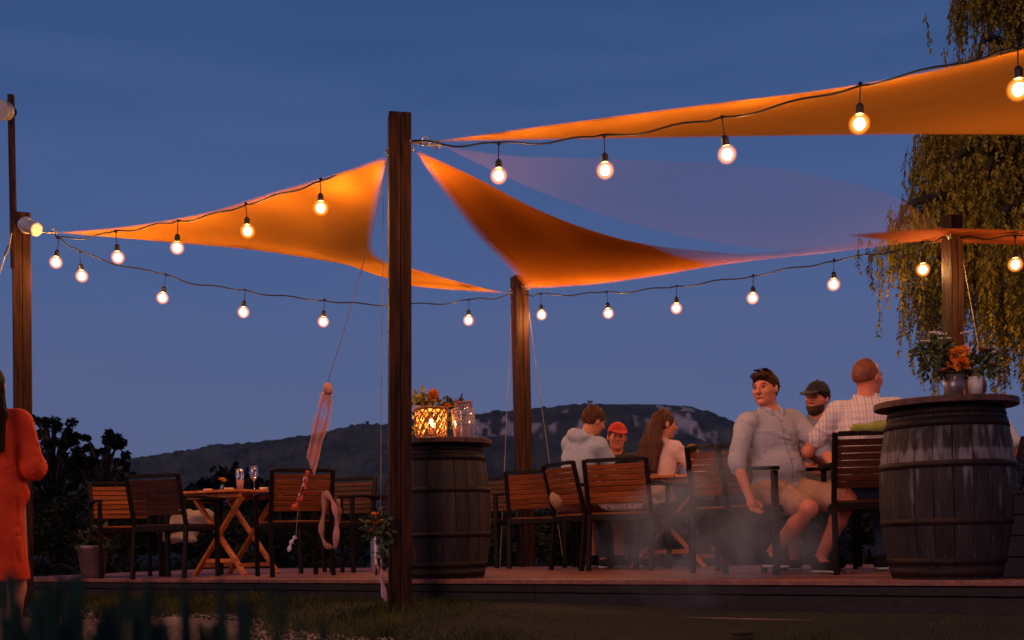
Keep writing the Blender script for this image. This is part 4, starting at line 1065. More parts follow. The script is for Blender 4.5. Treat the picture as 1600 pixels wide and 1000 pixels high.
    MB().lathe([(.012, .0), (.034, -.02), (.036, -.075), (.03, -.08)], 14).build('hoop', M['ribbon_pink'], t, True)
    cols = ['ribbon_sheer', 'ribbon_sheer_pink', 'ribbon_sheer', 'ribbon_sheer', 'ribbon_sheer_pink', 'ribbon_sheer']
    for i in range(6):
        o_ = (i - 2.5)
        band([W_(511 + o_ * 2.6, 612, .02 * o_), W_(505 + o_ * 4.2, 650 + 2 * o_, .02 * o_), W_(494 + o_ * 3.4, 690, .01 * o_), W_(485 + o_ * 2.0, 730 + o_ * 5, 0)], .022, .0012, M[cols[i]], 'ribbon', t)
    band([W_(481, 735), W_(478, 752), W_(474, 768)], .03, .0015, M['ribbon_red'], 'ribbon', t)
    band([W_(475, 765), W_(468, 782), W_(457, 797)], .05, .0015, M['ribbon_red'], 'ribbon', t)
    band([W_(476, 745), W_(473, 762), W_(466, 778)], .018, .0015, M['ribbon_white'], 'ribbon', t)
    band([W_(462, 838, .05), W_(455, 848, .05), W_(451, 862, .05)], .03, .002, M['ribbon_white'], 'ribbon', t)
    MB().tube([W_(466, 790), W_(462, 842, .05)], .002, 4).build('string', M['rope'], t)
    # hanging flower tin beside the post
    p = at(590, 838, 7.42); tp = at(599, 300, 7.44)
    t = empty('hanging_flower_tin', p, 0, 'ribbed tin of orange flowers hanging on a string left of the centre post', 'flower tin')
    MB().tube(catmull([tp - p, at(596, 560, 7.43) - p, at(595, 790, 7.42) - p], 10), .0025, 5).build('string', M['rope'], t, True)
    MB().tube([at(595, 790, 7.42) - p, Vector((-.045, 0, 0))], .002, 4).build('string', M['rope'], t); MB().tube([at(595, 790, 7.42) - p, Vector((.045, 0, 0))], .002, 4).build('string', M['rope'], t)
    prof = []
    for i in range(22): prof.append((.046 + .004 * (i % 2), -.20 + i * .0095))
    MB().lathe([(.03, -.2)] + prof, 20).build('tin', M['tin'], t, True)
    mb = MB(); leaves(mb, (0, -.01, .06), 130, .095, .05, 5, (.9, .9, 1.0)); leaves(mb, (.02, -.03, -.06), 70, .07, .05, 6, (.8, .5, 1.3)); mb.build('leaves', M['leaf'], t)
    bloom(t, M['petal_orange'], (-.01, -.05, .13), .042, 14, .9, 1); bloom(t, M['petal_orange'], (.0, -.07, .075), .036, 14, .9, 2); bloom(t, M['petal_orange'], (-.04, -.05, .03), .03, 14, .9, 3)
    bloom(t, M['petal_yellow'], (.035, -.05, .09), .03, 12, .9, 4); bloom(t, M['petal_yellow'], (-.055, -.04, .09), .025, 12, .9, 5)
    K = lambda x, y, yy=0: at(x, y, 7.34 + yy) - p
    band([K(590, 868), K(592, 880), K(588, 898), K(583, 880)], .03, .003, M['ribbon_pink'], 'ribbon', t); band([K(592, 872), K(597, 900), K(603, 940)], .028, .003, M['ribbon_pink'], 'ribbon', t)
    band([K(590, 874, .02), K(595, 905, .02), K(598, 935, .02)], .014, .002, M['ribbon_white'], 'ribbon', t)
    # on barrel 1
    z1 = DECK + .965 + .001
    p = Vector((B1.x - .045, B1.y - .16, z1)); t = empty('wicker_lantern', p, 0, 'glowing wicker candle lantern on the left barrel', 'lantern')
    n = 12; mb = MB(); h = .20
    for s in (-1, 1):
        for i in range(n):
            pts = []
            for k in range(9): a = 2 * math.pi * i / n + s * k / 8 * 2 * math.pi * 2.5 / n; r = .098 + .012 * k / 8 + .0025 * s; pts.append((r * math.cos(a), r * math.sin(a), .006 + h * k / 8))
            mb.tube(pts, .0062, 5)
    mb.build('wicker_lattice', M['wicker'], t, True)
    MB().lathe([(.088, h), (.118, h), (.12, h + .02), (.108, h + .022), (.10, h + .004)], 28).build('rim', M['wicker'], t, True)
    MB().lathe([(.0, .0), (.105, .0), (.105, .014), (.0, .014)], 28).build('base', M['wicker'], t, True)
    MB().lathe([(.03, .014), (.03, .085), (.0, .083)], 16).build('candle', M['candle'], t, True)
    MB().ball((0, 0, .112), .014, 10, 8, (1, 1, 1.9)).build('flame', M['flame'], t, True)
    t2 = empty('glass_jar', Vector((B1.x + .175, B1.y - .12, z1)), 0, 'lacy glass jar half filled with pink sand on the left barrel', 'jar')
    MB().lathe([(.070, .001), (.076, .01), (.076, .19), (.072, .205), (.056, .225), (.055, .262), (.051, .262), (.052, .225), (.070, .203), (.073, .19), (.073, .012)], 30, cap=False).build('glass', M['glass'], t2, True)
    MB().lathe([(.069, .006), (.0715, .012), (.0715, .095), (.0, .097)], 28).build('sand', M['sand'], t2, True)
    mb = MB()
    for i in range(26):
        for k in range(5):
            a = 2 * math.pi * (i + .5 * (k % 2)) / 26; z = .112 + k * .022; r = .0785; pts = []
            for q_ in range(9): b_ = 2 * math.pi * q_ / 8; aa = a + .011 / r * math.cos(b_); pts.append((r * math.cos(aa), r * math.sin(aa), z + .011 * math.sin(b_)))
            mb.tube(pts, .0016, 4, False)
    mb.build('lace_band', M['lace'], t2, True)
    mb = MB()
    for i in range(40):
        a = rnd.random() * 6.28; z = rnd.uniform(.222, .268); mb.ball((.058 * math.cos(a), .058 * math.sin(a), z), rnd.uniform(.005, .009), 6, 4)
    MB().tube([(.06 * math.cos(k * .3), .06 * math.sin(k * .3), .235 + .001 * k) for k in range(22)], .007, 6).build('twine', M['scarf'], t2, True)
    mb.build('bead_string', M['ribbon_pink'], t2, True)
    MB().tube([(.083, -.02, .03), (.095, -.03, .06), (.10, -.03, .085), (.088, -.03, .07)], .004, 5).build('ribbon', M['ribbon_white'], t2, True)
    p = Vector((B1.x - .07, B1.y + .06, z1)); t = empty('flower_bouquet', p, 0, 'yellow and orange bouquet behind the wicker lantern', 'flowers')
    MB().lathe([(.04, 0), (.045, .12), (.043, .12), (.038, .01)], 16).build('vase', M['glass'], t, True)
    mb = MB(); leaves(mb, (.02, -.04, .23), 150, .12, .045, 11, (1.2, .8, .8)); leaves(mb, (.19, 0, .2), 70, .06, .06, 12, (.8, .8, 1.6)); mb.build('leaves', M['leaf'], t)
    mb = MB(); leaves(mb, (-.07, -.06, .26), 220, .12, .045, 13, (1.1, .8, .9)); leaves(mb, (-.05, -.1, .08), 50, .05, .05, 14); mb.build('yellow_leaves', M['leaf_yellow'], t)
    pm = MB(); pompom(pm, (.03, -.09, .325), .055 * .85, 1); pm.build('flower_head', M['petal_orange'], t); pm = MB(); pompom(pm, (.03, -.09, .30), .05 * .85, 7); pm.build('flower_head', M['petal_orange'], t); bloom(t, M['petal_orange'], (.13, -.08, .235), .045, 16, .9, 2); bloom(t, M['petal_orange'], (.165, -.06, .20), .035, 14, .9, 3)
    mb = MB()
    for (x0, z0, x1, z1_) in ((-.02, .2, -.05, .39), (.09, .2, .10, .29), (.2, .2, .235, .345), (.1, .2, .13, .30)):
        MB().tube([(x0, 0, z0), ((x0 + x1) / 2, 0, (z0 + z1_) / 2), (x1, 0, z1_)], [.004, .011, .004], 6).build('seed_head', M['bark'], t, True)
    # on barrel 2
    z2 = DECK + .95 + .001
    p = Vector((B2.x - .02, B2.y - .18, z2)); t = empty('flower_bouquet', p, 0, 'bouquet with big orange blooms in a pail on the right barrel', 'flowers')
    MB().lathe([(.045, 0), (.056, .12), (.054, .12), (.043, .006)], 24).build('pail', M['tin'], t, True)
    mb = MB(); leaves(mb, (-.10, 0, .22), 260, .11, .045, 21, (.9, .7, 1.1)); leaves(mb, (.13, .0, .17), 260, .11, .04, 22, (1.1, .7, .7)); leaves(mb, (.0, .03, .16), 120, .08, .04, 23); mb.build('leaves', M['leaf'], t)
    mb = MB()
    for i, (x, y, z, r) in enumerate(((-.01, -.08, .215, .06), (.005, -.09, .165, .058), (.03, -.07, .235, .045), (-.03, -.05, .17, .035))): mb = MB(); pompom(mb, (x, y, z), r * .8, i); mb.build('flower_head', M['petal_orange'], t)
    mb = MB(); st = MB()
    for i, (x, z) in enumerate(((-.10, .345), (-.06, .335), (-.075, .31), (-.14, .30), (.07, .34), (-.04, .31), (.085, .185))):
        st.tube([(x * .3, 0, .1), (x * .8, 0, z * .7), (x, 0, z)], .002, 4)
        for k in range(26): a = rnd.random() * 6.28; q_ = rnd.random() ** .5 * .028; mb.ball((x + q_ * math.cos(a), q_ * math.sin(a), z + rnd.uniform(-.003, .004)), .0045, 5, 4)
    mb.build('white_umbels', M['petal_white'], t); st.build('stems', M['leaf'], t)
    bloom(t, M['petal_pink'], (.145, -.05, .235), .035, 12, .9, 40); bloom(t, M['petal_pink'], (-.07, -.05, .13), .035, 12, .9, 41); bloom(t, M['petal_pink'], (.19, -.03, .16), .03, 12, .9, 42)
    mb = MB()
    for x0, z1_ in ((-.17, .30), (.10, .30), (.13, .29), (.16, .26), (-.15, .36)): MB().tube([(x0 * .3, .02, .1), (x0 * .8, .02, z1_ * .7), (x0, .02, z1_)], [.003, .003, .006], 5).build('seed_head', M['bark'], t, True)
    t = empty('paper_cup', Vector((B2.x + .085, B2.y - .2, z2)), 0, 'small pale cup beside the pail on the right barrel', 'cup')
    MB().lathe([(.030, 0), (.040, .105), (.038, .105), (.028, .004)], 20).build('cup', M['white'], t, True)
    # on table 2
    def pos(x, s): q = on(x, s, ZT); return q
    t = empty('flower_vase', pos(1081, 186), 0, 'white vase with a sunflower on the table among the people', 'flowers')
    MB().lathe([(.02, .001), (.026, .02), (.022, .12), (.024, .15), (.022, .15)], 16).build('vase', M['white'], t, True)
    mb = MB(); flower(mb, (0, -.03, .21), .065, 18, .5, 3); 
    for i in range(18): a = i / 18 * 6.283; b = len(mb.v); c = Vector((0, -.05, .215)); d = Vector((math.cos(a), -.1, math.sin(a))); s = Vector((-math.sin(a), 0, math.cos(a))); mb.v += [c + d * .018, c + d * .04 + s * .010, c + d * .065, c + d * .04 - s * .010]; mb.f.append([b, b + 1, b + 2, b + 3])
    mb.build('petals', M['petal_yellow'], t); MB().ball((0, -.052, .215), .022, 12, 8, (1, .4, 1)).build('flower_centre', M['hair_dark'], t, True)
    mb = MB(); mb.tube([(0, 0, .1), (0, -.02, .21)], .004, 5); leaves(mb, (.03, 0, .19), 50, .06, .05, 31); mb.build('leaves', M['leaf'], t)
    bloom(t, M['petal_yellow'], (.10, 0, .11), .04, 14, 1, 4)
    for i, (x, s, lab) in enumerate(((1100, 188, 'wide clear jar right of the sunflower vase'), (1070, 190, 'clear tumbler left of the sunflower vase'), (1061, 180, 'clear tumbler behind the pink sweater woman'))):
        t = empty('glass_jar', pos(x, s), 0, lab, 'jar', 'glass jars on the table among the people'); r = .042 if i == 0 else .03
        MB().lathe([(r * .9, .001), (r, .012), (r, .10), (r * .8, .125), (r * .77, .125), (r * .95, .10), (r * .95, .014)], 20, cap=False).build('glass', M['glass'], t, True)
    # flower pot at the far left of the deck
    p = on(64, 183, DECK); a_, b_ = ab(p); p = dk(a_, max(b_, .2)); t = empty('flower_pot', p, 0, 'pale flower pot with pink flowers at the left end of the deck', 'flower pot')
    MB().lathe([(.095, 0), (.135, .26), (.145, .26), (.148, .29), (.130, .29), (.12, .25)], 24).build('pot', M['pot'], t, True)
    mb = MB(); leaves(mb, (.03, 0, .34), 160, .17, .08, 51, (1.1, 1, .6)); mb.build('leaves', M['leaf'], t)
    mb = MB()
    for i in range(14): bloom(t, M['petal_pink'], (rnd.uniform(-.12, .18), rnd.uniform(-.12, .05), rnd.uniform(.32, .43)), .035, 9, .8, i)
    # black slatted box at the right edge
    p = on(1622, 292, DECK); t = empty('storage_box', p, R(-12), 'black wooden box at the lower right edge', 'box')
    for i in range(4):
        z = .055 + i * .11
        for (cx_, cy_, dx, dy) in ((0, -.2, .44, .02), (0, .2, .44, .02), (-.21, 0, .02, .378), (.21, 0, .02, .378)): MB().box((cx_, cy_, z), (dx, dy, .105)).build('board', M['black'], t, False, .003)
    MB().box((0, 0, .446), (.47, .45, .022)).build('lid', M['black'], t, False, .004)
    t = empty('flat_stone', on(1285, 330, .02) * 1.0, 0, 'small dark stone in the grass before the low step', 'stone'); t.location = dk(-.95, -.75, .09)
    MB().ball((0, 0, 0), .045, 10, 7, (1.3, .8, .35)).build('stone', M['bark'], t, True)
smalls()

# ------------------------------------------------------------------ figures
def V3(*a): return np.array(a, float)
def ik(a, b, l1, l2, pole):
    a = V3(*a); b = V3(*b); d = b - a; L = np.linalg.norm(d)
    if L > (l1 + l2) * .995: b = a + d / L * (l1 + l2) * .995; d = b - a; L = np.linalg.norm(d)
    x = (l1 * l1 - l2 * l2 + L * L) / (2 * L); h = math.sqrt(max(0, l1 * l1 - x * x)); u = d / L; p = V3(*pole); p = p - u * (p @ u); p /= np.linalg.norm(p)
    return a + u * x + p * h, b
def rotm(yaw=0, pitch=0, roll=0):
    # yaw>0 turns to the person's right, pitch>0 looks down, roll>0 tilts to the right
    return np.array((Matrix.Rotation(-R(yaw), 3, 'Z') @ Matrix.Rotation(-R(pitch), 3, 'X') @ Matrix.Rotation(R(roll), 3, 'Y')))
def person(lab, pos, phi, *, seat=.46, lean=0, side=0, twist=0, head=(0, 0, 0), wr=None, wl=None, pr=(.6, -.6, -.3), pl=(-.6, -.6, -.3), ar=None, al=None, kr=(.15, 1, 1), kl=(-.15, 1, 1),
           girth=1.0, top='shirt_blue', sleeve='short', bottom='shorts', legs='short', hair='short', hairm='hair_dark', beard=False, cap=None, hood=False, skin='skin', shoes='black_cloth', stand=False, dress=None, size=1.0, specs=False, sex='m', shoe_white=True):
    t = empty('person', pos, -phi, lab, 'person')
    pel = V3(0, -.03, seat + .10) if not stand else V3(0, 0, .92)
    Rt = rotm(0, lean, side); Rs = Rt @ rotm(twist, 0, 0); up = Rt @ V3(0, 0, 1)
    waist = pel + up * .16; chest = pel + up * .34 ; neck = pel + up * .50
    sx = .185 * (1 if sex == 'm' else .88) * (1 + (girth - 1) * .5)
    shr = neck + Rs @ V3(sx, 0, -.055); shl = neck + Rs @ V3(-sx, 0, -.055)
    Rh = rotm(*head); hc = neck + up * .065 + Rh @ V3(0, .02, .10)
    hpr = pel + V3(.095, .02, -.02); hpl = pel + V3(-.095, .02, -.02)
    g = girth
    if wr is None: wr = (.16, .30, seat + .16)
    if wl is None: wl = (-.16, .30, seat + .16)
    if ar is None: ar = (.14, .40, .09) if not stand else (.10, 0, .09)
    if al is None: al = (-.14, .40, .09) if not stand else (-.10, 0, .09)
    er, wr = ik(shr, wr, .29, .26, pr); el_, wl = ik(shl, wl, .29, .26, pl)
    knr, ar = ik(hpr, ar, .43, .42, kr); knl, al = ik(hpl, al, .43, .42, kl)
    pts = np.array([pel, neck, hc, shr, shl, er, el_, wr, wl, knr, knl, ar, al]); lo = pts.min(0) - .24; hi = pts.max(0) + .24
    f = Field(lo, hi)
    def torso(f, e, k=.05):
        f.ell(pel + up * .02, ((.165 if sex == 'm' else .175) * g + e, .115 * g + e, .12 + e), Rt, k); f.ell(waist, (.135 * g + e, .105 * g + e, .14 + e), Rt, k)
        if g > 1.05: f.ell(waist + Rt @ V3(0, .05, -.02), (.13 * g + e, .10 * g + e, .12 + e), Rt, k)
        f.ell(chest, (.165 * (1 if sex == 'm' else .9) + e + (g - 1) * .06, .115 * g ** .5 + e, .17 + e), Rs, k)
        f.cone(shr * .82 + neck * .18, shl * .82 + neck * .18, .062 + e, .062 + e, k)
        f.cone(neck + up * -.05, neck + up * .01, .085 + e, .055 + e * .5, k)
    torso(f, 0)
    am = 1.0 if sex == 'm' else .85
    for s_, e_, w_, sg in ((shr, er, wr, 1), (shl, el_, wl, -1)):
        f.cone(s_, e_, .052 * am, .040 * am, .03); f.cone(e_, w_, .040 * am, .026 * am, .02)
        # hand
        d = (w_ - e_); d /= np.linalg.norm(d); dn = V3(0, 0, -1) if abs(d[2]) < .8 else V3(0, 1, 0) * 1.0
        sdv = np.cross(d, dn); sdv /= np.linalg.norm(sdv); nn = np.cross(sdv, d)
        pm = w_ + d * .05; f.cone(w_, pm + d * .02, .024 * am, .028 * am, .012); f.ell(pm + d * .015, (.038 * am, .042, .015), np.stack([sdv, d, nn], 1), .01)
        for i, (o_, L_) in enumerate(((-.030, .062), (-.010, .075), (.010, .072), (.029, .056))):
            b0 = pm + d * .045 + sdv * o_; b1 = b0 + d * L_ * .5 - nn * (-.012); b2 = b1 + d * L_ * .38 + (-nn) * (-.026)
            f.cone(b0, b1, .0088, .0082, .003); f.cone(b1, b2, .0082, .007, .003)
        th = -1 * sg; b0 = w_ + d * .03 + sdv * .026 * th; b1 = b0 + d * .035 + sdv * .026 * th; f.cone(b0, b1, .012, .010, .006); f.cone(b1, b1 + d * .03 + nn * .008, .010, .008, .004)
    for h_, k_, a_ in ((hpr, knr, ar), (hpl, knl, al)):
        f.cone(h_, k_, .082 * g ** .6, .056, .04); cf = k_ * .65 + a_ * .35; f.cone(k_, cf, .054, .054, .02); f.cone(cf, a_, .054, .036, .02)
        toe = a_ + V3(0, .13, -.045); f.cone(a_ + V3(0, -.01, -.02), toe, .04, .028, .02)
    # head
    H_ = lambda x, y, z: hc + Rh @ V3(x, y, z)
    f.cone(neck - up * .02, H_(0, -.02, -.05), .058 * (1 if sex == 'm' else .85), .052 * (1 if sex == 'm' else .85), .02)
    f.ell(H_(0, -.012, .022), (.073, .092, .092), Rh, .02); f.ell(H_(0, .022, -.045), (.056 * (g ** .5), .064, .070), Rh, .03)
    for s in (-1, 1):
        f.ell(H_(s * .036, .055, -.018), (.024, .024, .024), Rh, .02); f.ell(H_(s * .076, -.006, -.005), (.010, .019, .030), Rh, .006)
    f.cone(H_(-.032, .076, .026), H_(.032, .076, .026), .012, .012, .012)
    for s in (-1, 1): f.ell(H_(s * .031, .092, .008), (.018, .013, .012), Rh, .006, True)
    f.cone(H_(0, .084, .016), H_(0, .106, -.022), .0085, .0125, .010); f.cone(H_(-.011, .094, -.026), H_(.011, .094, -.026), .009, .009, .006)
    f.cone(H_(-.018, .081, -.052), H_(.018, .081, -.052), .008, .008, .006); f.ell(H_(0, .082, -.060), (.022, .008, .002), Rh, .004, True)
    f.ell(H_(0, .066, -.088), (.024, .022, .018), Rh, .018)
    link('body', f.mesh('body'), M[skin], t, True)
    def fld(c, r): return Field(c - r, c + r, .005)
    # eyes, brows, mouth
    for s in (-1, 1):
        mb = MB(); mb.ball(tuple(H_(s * .031, .0815, .008)), .0072, 10, 8, (1.2, 1, .5)); mb.build('eye', M['eye'], t, True)
        mb = MB(); mb.tube([tuple(H_(s * .016, .0875, .028)), tuple(H_(s * .034, .0855, .033)), tuple(H_(s * .050, .070, .028))], [.0026, .0034, .0015], 6); mb.build('eyebrow', M['hair_dark'], t, True)
    mb = MB(); mb.tube([tuple(H_(-.029, .074, -.0525)), tuple(H_(-.014, .084, -.056)), tuple(H_(0, .0885, -.057)), tuple(H_(.014, .084, -.056)), tuple(H_(.029, .074, -.0525))], [.0015, .0035, .0042, .0035, .0015], 6); mb.build('mouth', M['lip'], t, True)
    # hair
    if hair != 'none':
        q = fld(H_(0, -.02, .0 if hair != 'long' else -.12), .2 if hair != 'long' else .30)
        q.ell(H_(0, -.018, .028), (.083, .099, .098), Rh, .01)
        if hair == 'quiff': q.cone(H_(-.035, .070, .085), H_(.035, .066, .085), .026, .026, .025); q.cone(H_(-.03, .0, .105), H_(.03, .0, .105), .022, .022, .03)
        slope = (.92 if hair == 'quiff' else .78) if hair != 'bald' else .35; off = -.012 if hair != 'bald' else -.005
        if hair == 'long':
            pn = H_(0, 0, -.02); nn = Rh @ V3(0, 1.0, -.62); q.plane(pn + nn * .028, nn)
            bk = neck - up * .10
            for o_ in (-.05, -.02, .015, .05):
                p1 = H_(o_ * .9, -.085, .0); p2 = neck + Rs @ V3(o_ * 1.4, -.125, -.02); p3 = neck + Rs @ V3(o_ * 1.5, -.15, -.24)
                q.cone(p1, p2, .045, .04, .02); q.cone(p2, p3, .04, .022, .02)
            q.noise(.006, 60, (1.4, 1.4, .15)); 
        else:
            nn = Rh @ V3(0, slope, -1.0); q.plane(H_(0, 0, off), nn)
            if hair == 'bald': q.plane(H_(0, .015, 0), Rh @ V3(0, 1, .35)); 
            q.noise(.006 if hair != 'bald' else .001, 55, (1.5, .6, 1)); q.noise(.003 if hair != 'bald' else 0, 110, (1.5, .6, 1), 4)
        link('hair', q.mesh('hair'), M[hairm], t, True)
    if beard:
        q = fld(H_(0, .03, -.06), .14); q.ell(H_(0, .024, -.052), (.063, .070, .074), Rh, .01); q.ell(H_(0, .066, -.09), (.032, .030, .027), Rh, .02); q.plane(H_(0, 0, -.032), Rh @ V3(0, .25, 1)); q.plane(H_(0, -.02, 0), Rh @ V3(0, -1, 0))
        q.noise(.003, 90); link('beard', q.mesh('beard'), M['beard'], t, True)
    if cap:
        q = fld(H_(0, 0, .05), .24); q.ell(H_(0, -.012, .034), (.086, .104, .098), Rh, .01); q.plane(H_(0, 0, .040), Rh @ V3(0, .12, -1))
        bi = H_(0, .125, .044); q.ell(bi, (.068, .075, .007), Rh @ rotm(0, 14, 0), .008); q.ell(H_(0, 0, .133), (.008, .008, .006), Rh, .003); link('cap', q.mesh('cap'), M[cap], t, True)
    if specs:
        for s in (-1, 1): mb = MB(); mb.ball(tuple(H_(s * .030, .040, .128)), .018, 12, 8, (1.2, 1.2, .35)); mb.build('sunglass_lens', M['black'], t, True)
        mb = MB(); mb.tube([tuple(H_(s * .05, .035, .125)) if s else tuple(H_(0, .045, .134)) for s in (-1, 0, 1)], .003, 5); mb.build('sunglass_frame', M['black'], t, True)
    # top
    if dress is None:
        c = Field(lo, hi); e = .016; torso(c, e, .04)
        for s_, e_, w_ in ((shr, er, wr), (shl, el_, wl)):
            if sleeve == 'short': m_ = s_ * .35 + e_ * .65; c.cone(s_, m_, .070 * am, .064 * am, .03)
            elif sleeve == 'rolled': m_ = e_ * .88 + w_ * .12; c.cone(s_, e_, .070 * am, .056 * am, .03); c.cone(e_ * .93 + s_ * .07, m_, .058 * am, .056 * am, .008)
            else: c.cone(s_, e_, .068 * am, .056 * am, .03); c.cone(e_, w_ * .97 + e_ * .03, .056 * am, .038 * am, .02)
        c.ell(H_(0, .02, -.12) * 0 + neck + up * .075 + Rs @ V3(0, .045, 0), (.052, .065, .055), Rs, .01, True)   # neck opening
        c.plane(pel - up * (.075 if sleeve != 'rolled' else .09), -up if not False else up)
        if sleeve in ('rolled', 'short') and sex == 'm':
            for s in (-1, 1): c.cone(neck + Rs @ V3(s * .012, .075, -.02), neck + Rs @ V3(s * .068, .01, .045), .012, .016, .006); 
            c.cone(neck + Rs @ V3(-.066, -.01, .045), neck + Rs @ V3(.066, -.01, .045), .016, .016, .01)
        if hood: c.ell(neck + Rs @ V3(0, -.10, .0), (.115, .07, .065), Rs @ rotm(0, -25, 0), .03); c.ell(neck + Rs @ V3(0, -.07, .065), (.07, .06, .03), Rs, .01, True)
        D0 = c.D.copy(); c.noise(.007, 12, (1, 1, 1.6), 3.1); c.crease(.014, 8, (1, 1, 1.8), 5.5); c.crease(.008, 17, (1, 1, 2.2), 1.5); c.D = np.minimum(c.D, D0 + .006) - .003
        sh_ = link('sweater' if sleeve == 'long' else 'shirt', c.mesh('top'), M[top], t, True)
        if sleeve == 'rolled':
            from mathutils.bvhtree import BVHTree
            bv = BVHTree.FromPolygons([v.co[:] for v in sh_.data.vertices], [p_.vertices[:] for p_ in sh_.data.polygons])
            def surf(x, zz):
                o_ = pel + up * zz + Rs @ V3(x, .6, 0); h_ = bv.ray_cast(Vector(o_), Vector(Rs @ V3(0, -1, 0)))
                return None if h_[0] is None else h_[0] + Vector(Rs @ V3(0, .002, 0))
            P_ = [surf(0, z_) for z_ in np.linspace(.47, .06, 14)]; P_ = [p_ for p_ in P_ if p_ is not None]
            for o_ in (.014,):
                mb = MB(); mb.tube([p_ + Vector(Rs @ V3(o_, 0, 0)) for p_ in P_], .0022, 5); mb.build('placket_seam', M['shirt_seam'], sh_, True)
            for i_ in (1, 3, 6, 9): mb = MB(); mb.ball(P_[min(i_, len(P_) - 1)], .005, 8, 6); mb.build('button', M['shirt_grey'], sh_, True)
            pk_ = [surf(x_, z_) for x_, z_ in ((-.10, .34), (-.10, .24), (-.045, .24), (-.045, .34), (-.10, .34))]
            if all(p_ is not None for p_ in pk_): mb = MB(); mb.tube(pk_, .002, 5); mb.build('pocket_seam', M['shirt_seam'], sh_, True)
            for s in (-1, 1):
                a_ = neck + Rs @ V3(s * .062, .0, .062); b_ = neck + Rs @ V3(s * .045, .078, .012); d_ = neck + Rs @ V3(s * .012, .105, -.055); e_ = neck + Rs @ V3(s * .062, .085, -.045)
                g_ = Field(np.minimum.reduce([a_, b_, d_, e_]) - .05, np.maximum.reduce([a_, b_, d_, e_]) + .05, .005); g_.cone(a_, b_, .014, .012, .01); g_.cone(b_, d_, .012, .008, .012); g_.cone(b_, e_, .012, .009, .014); g_.cone(a_, e_, .008, .009, .014); link('collar', g_.mesh('collar'), M[top], sh_, True)
        # bottom
        c = Field(lo, hi); e = .014; c.ell(pel + up * .0, (.168 * g + e, .118 * g + e, .115 + e), Rt, .04)
        for h_, k_, a_ in ((hpr, knr, ar), (hpl, knl, al)):
            if legs == 'short': m_ = h_ * .18 + k_ * .82; c.cone(h_, m_, .10 * g ** .6, .082, .04)
            else: c.cone(h_, k_, .098 * g ** .6, .070, .04); c.cone(k_, a_ * .95 + k_ * .05, .068, .052, .02)
        c.plane(pel + up * .09, up); D0 = c.D.copy(); c.noise(.005, 14, (1, 1, 1), 1.3); c.crease(.012, 10, (1, 1, 1), 2.7); c.D = np.minimum(c.D, D0 + .006) - .003
        link('shorts' if legs == 'short' else 'trousers', c.mesh('bottom'), M[bottom], t, True)
    else:
        c = Field(lo, hi); e = .018; torso(c, e, .05)
        for s_, e_, w_ in ((shr, er, wr), (shl, el_, wl)): c.cone(s_, e_, .076, .072, .03); c.cone(e_, w_ * .9 + e_ * .1, .072, .05, .03)
        c.cone(pel + V3(0, 0, -.02), V3(0, 0, .45), .165, .20, .06); c.cone(V3(0, 0, .45), V3(0, .0, .42), .20, .205, .02); c.plane((0, 0, .40), (0, 0, -1)); c.ell(waist + V3(0, 0, -.005), (.11, .09, .01), None, .02)
        c.ell(neck + up * .07 + V3(0, -.02, 0), (.06, .08, .08), None, .01, True); D0 = c.D.copy(); c.noise(.010, 9, (1.6, 1.6, .35), 2.2); c.crease(.022, 7, (1.8, 1.8, .4), 1.1); c.crease(.010, 15, (1.5, 1.5, .8), 4.1); c.D = np.minimum(c.D, D0 + .008) - .003
        link('dress', c.mesh('dress'), M[dress], t, True)
    # shoes
    for a_ in (ar, al):
        q = Field(a_ - .2, a_ + .26, .006); toe = a_ + V3(0, .14, -.052); q.cone(a_ + V3(0, -.02, -.035), toe, .045, .036, .02); q.cone(a_ + V3(0, -.01, 0), a_ + V3(0, 0, -.03), .046, .046, .02); q.plane(a_ + V3(0, 0, -.074), (0, 0, -1)); q.plane(a_ + V3(0, 0, .02), (0, 0, 1))
        s = link('shoe', q.mesh('shoe'), M[shoes], t, True)
        if shoe_white:
            q = Field(a_ - .2, a_ + .26, .006); q.cone(a_ + V3(0, -.02, -.07), toe + V3(0, 0, -.018), .047, .038, .01); q.plane(a_ + V3(0, 0, -.085), (0, 0, -1)); q.plane(a_ + V3(0, 0, -.068), (0, 0, 1)); link('sole', q.mesh('sole'), M['white'], s, True)
    return t
def seatpos(key, fwd=.0, sd=0.0):
    q, ph = CH[key]; return Vector((q.x + math.sin(ph) * fwd + math.cos(ph) * sd, q.y + math.cos(ph) * fwd - math.sin(ph) * sd, DECK)), ph
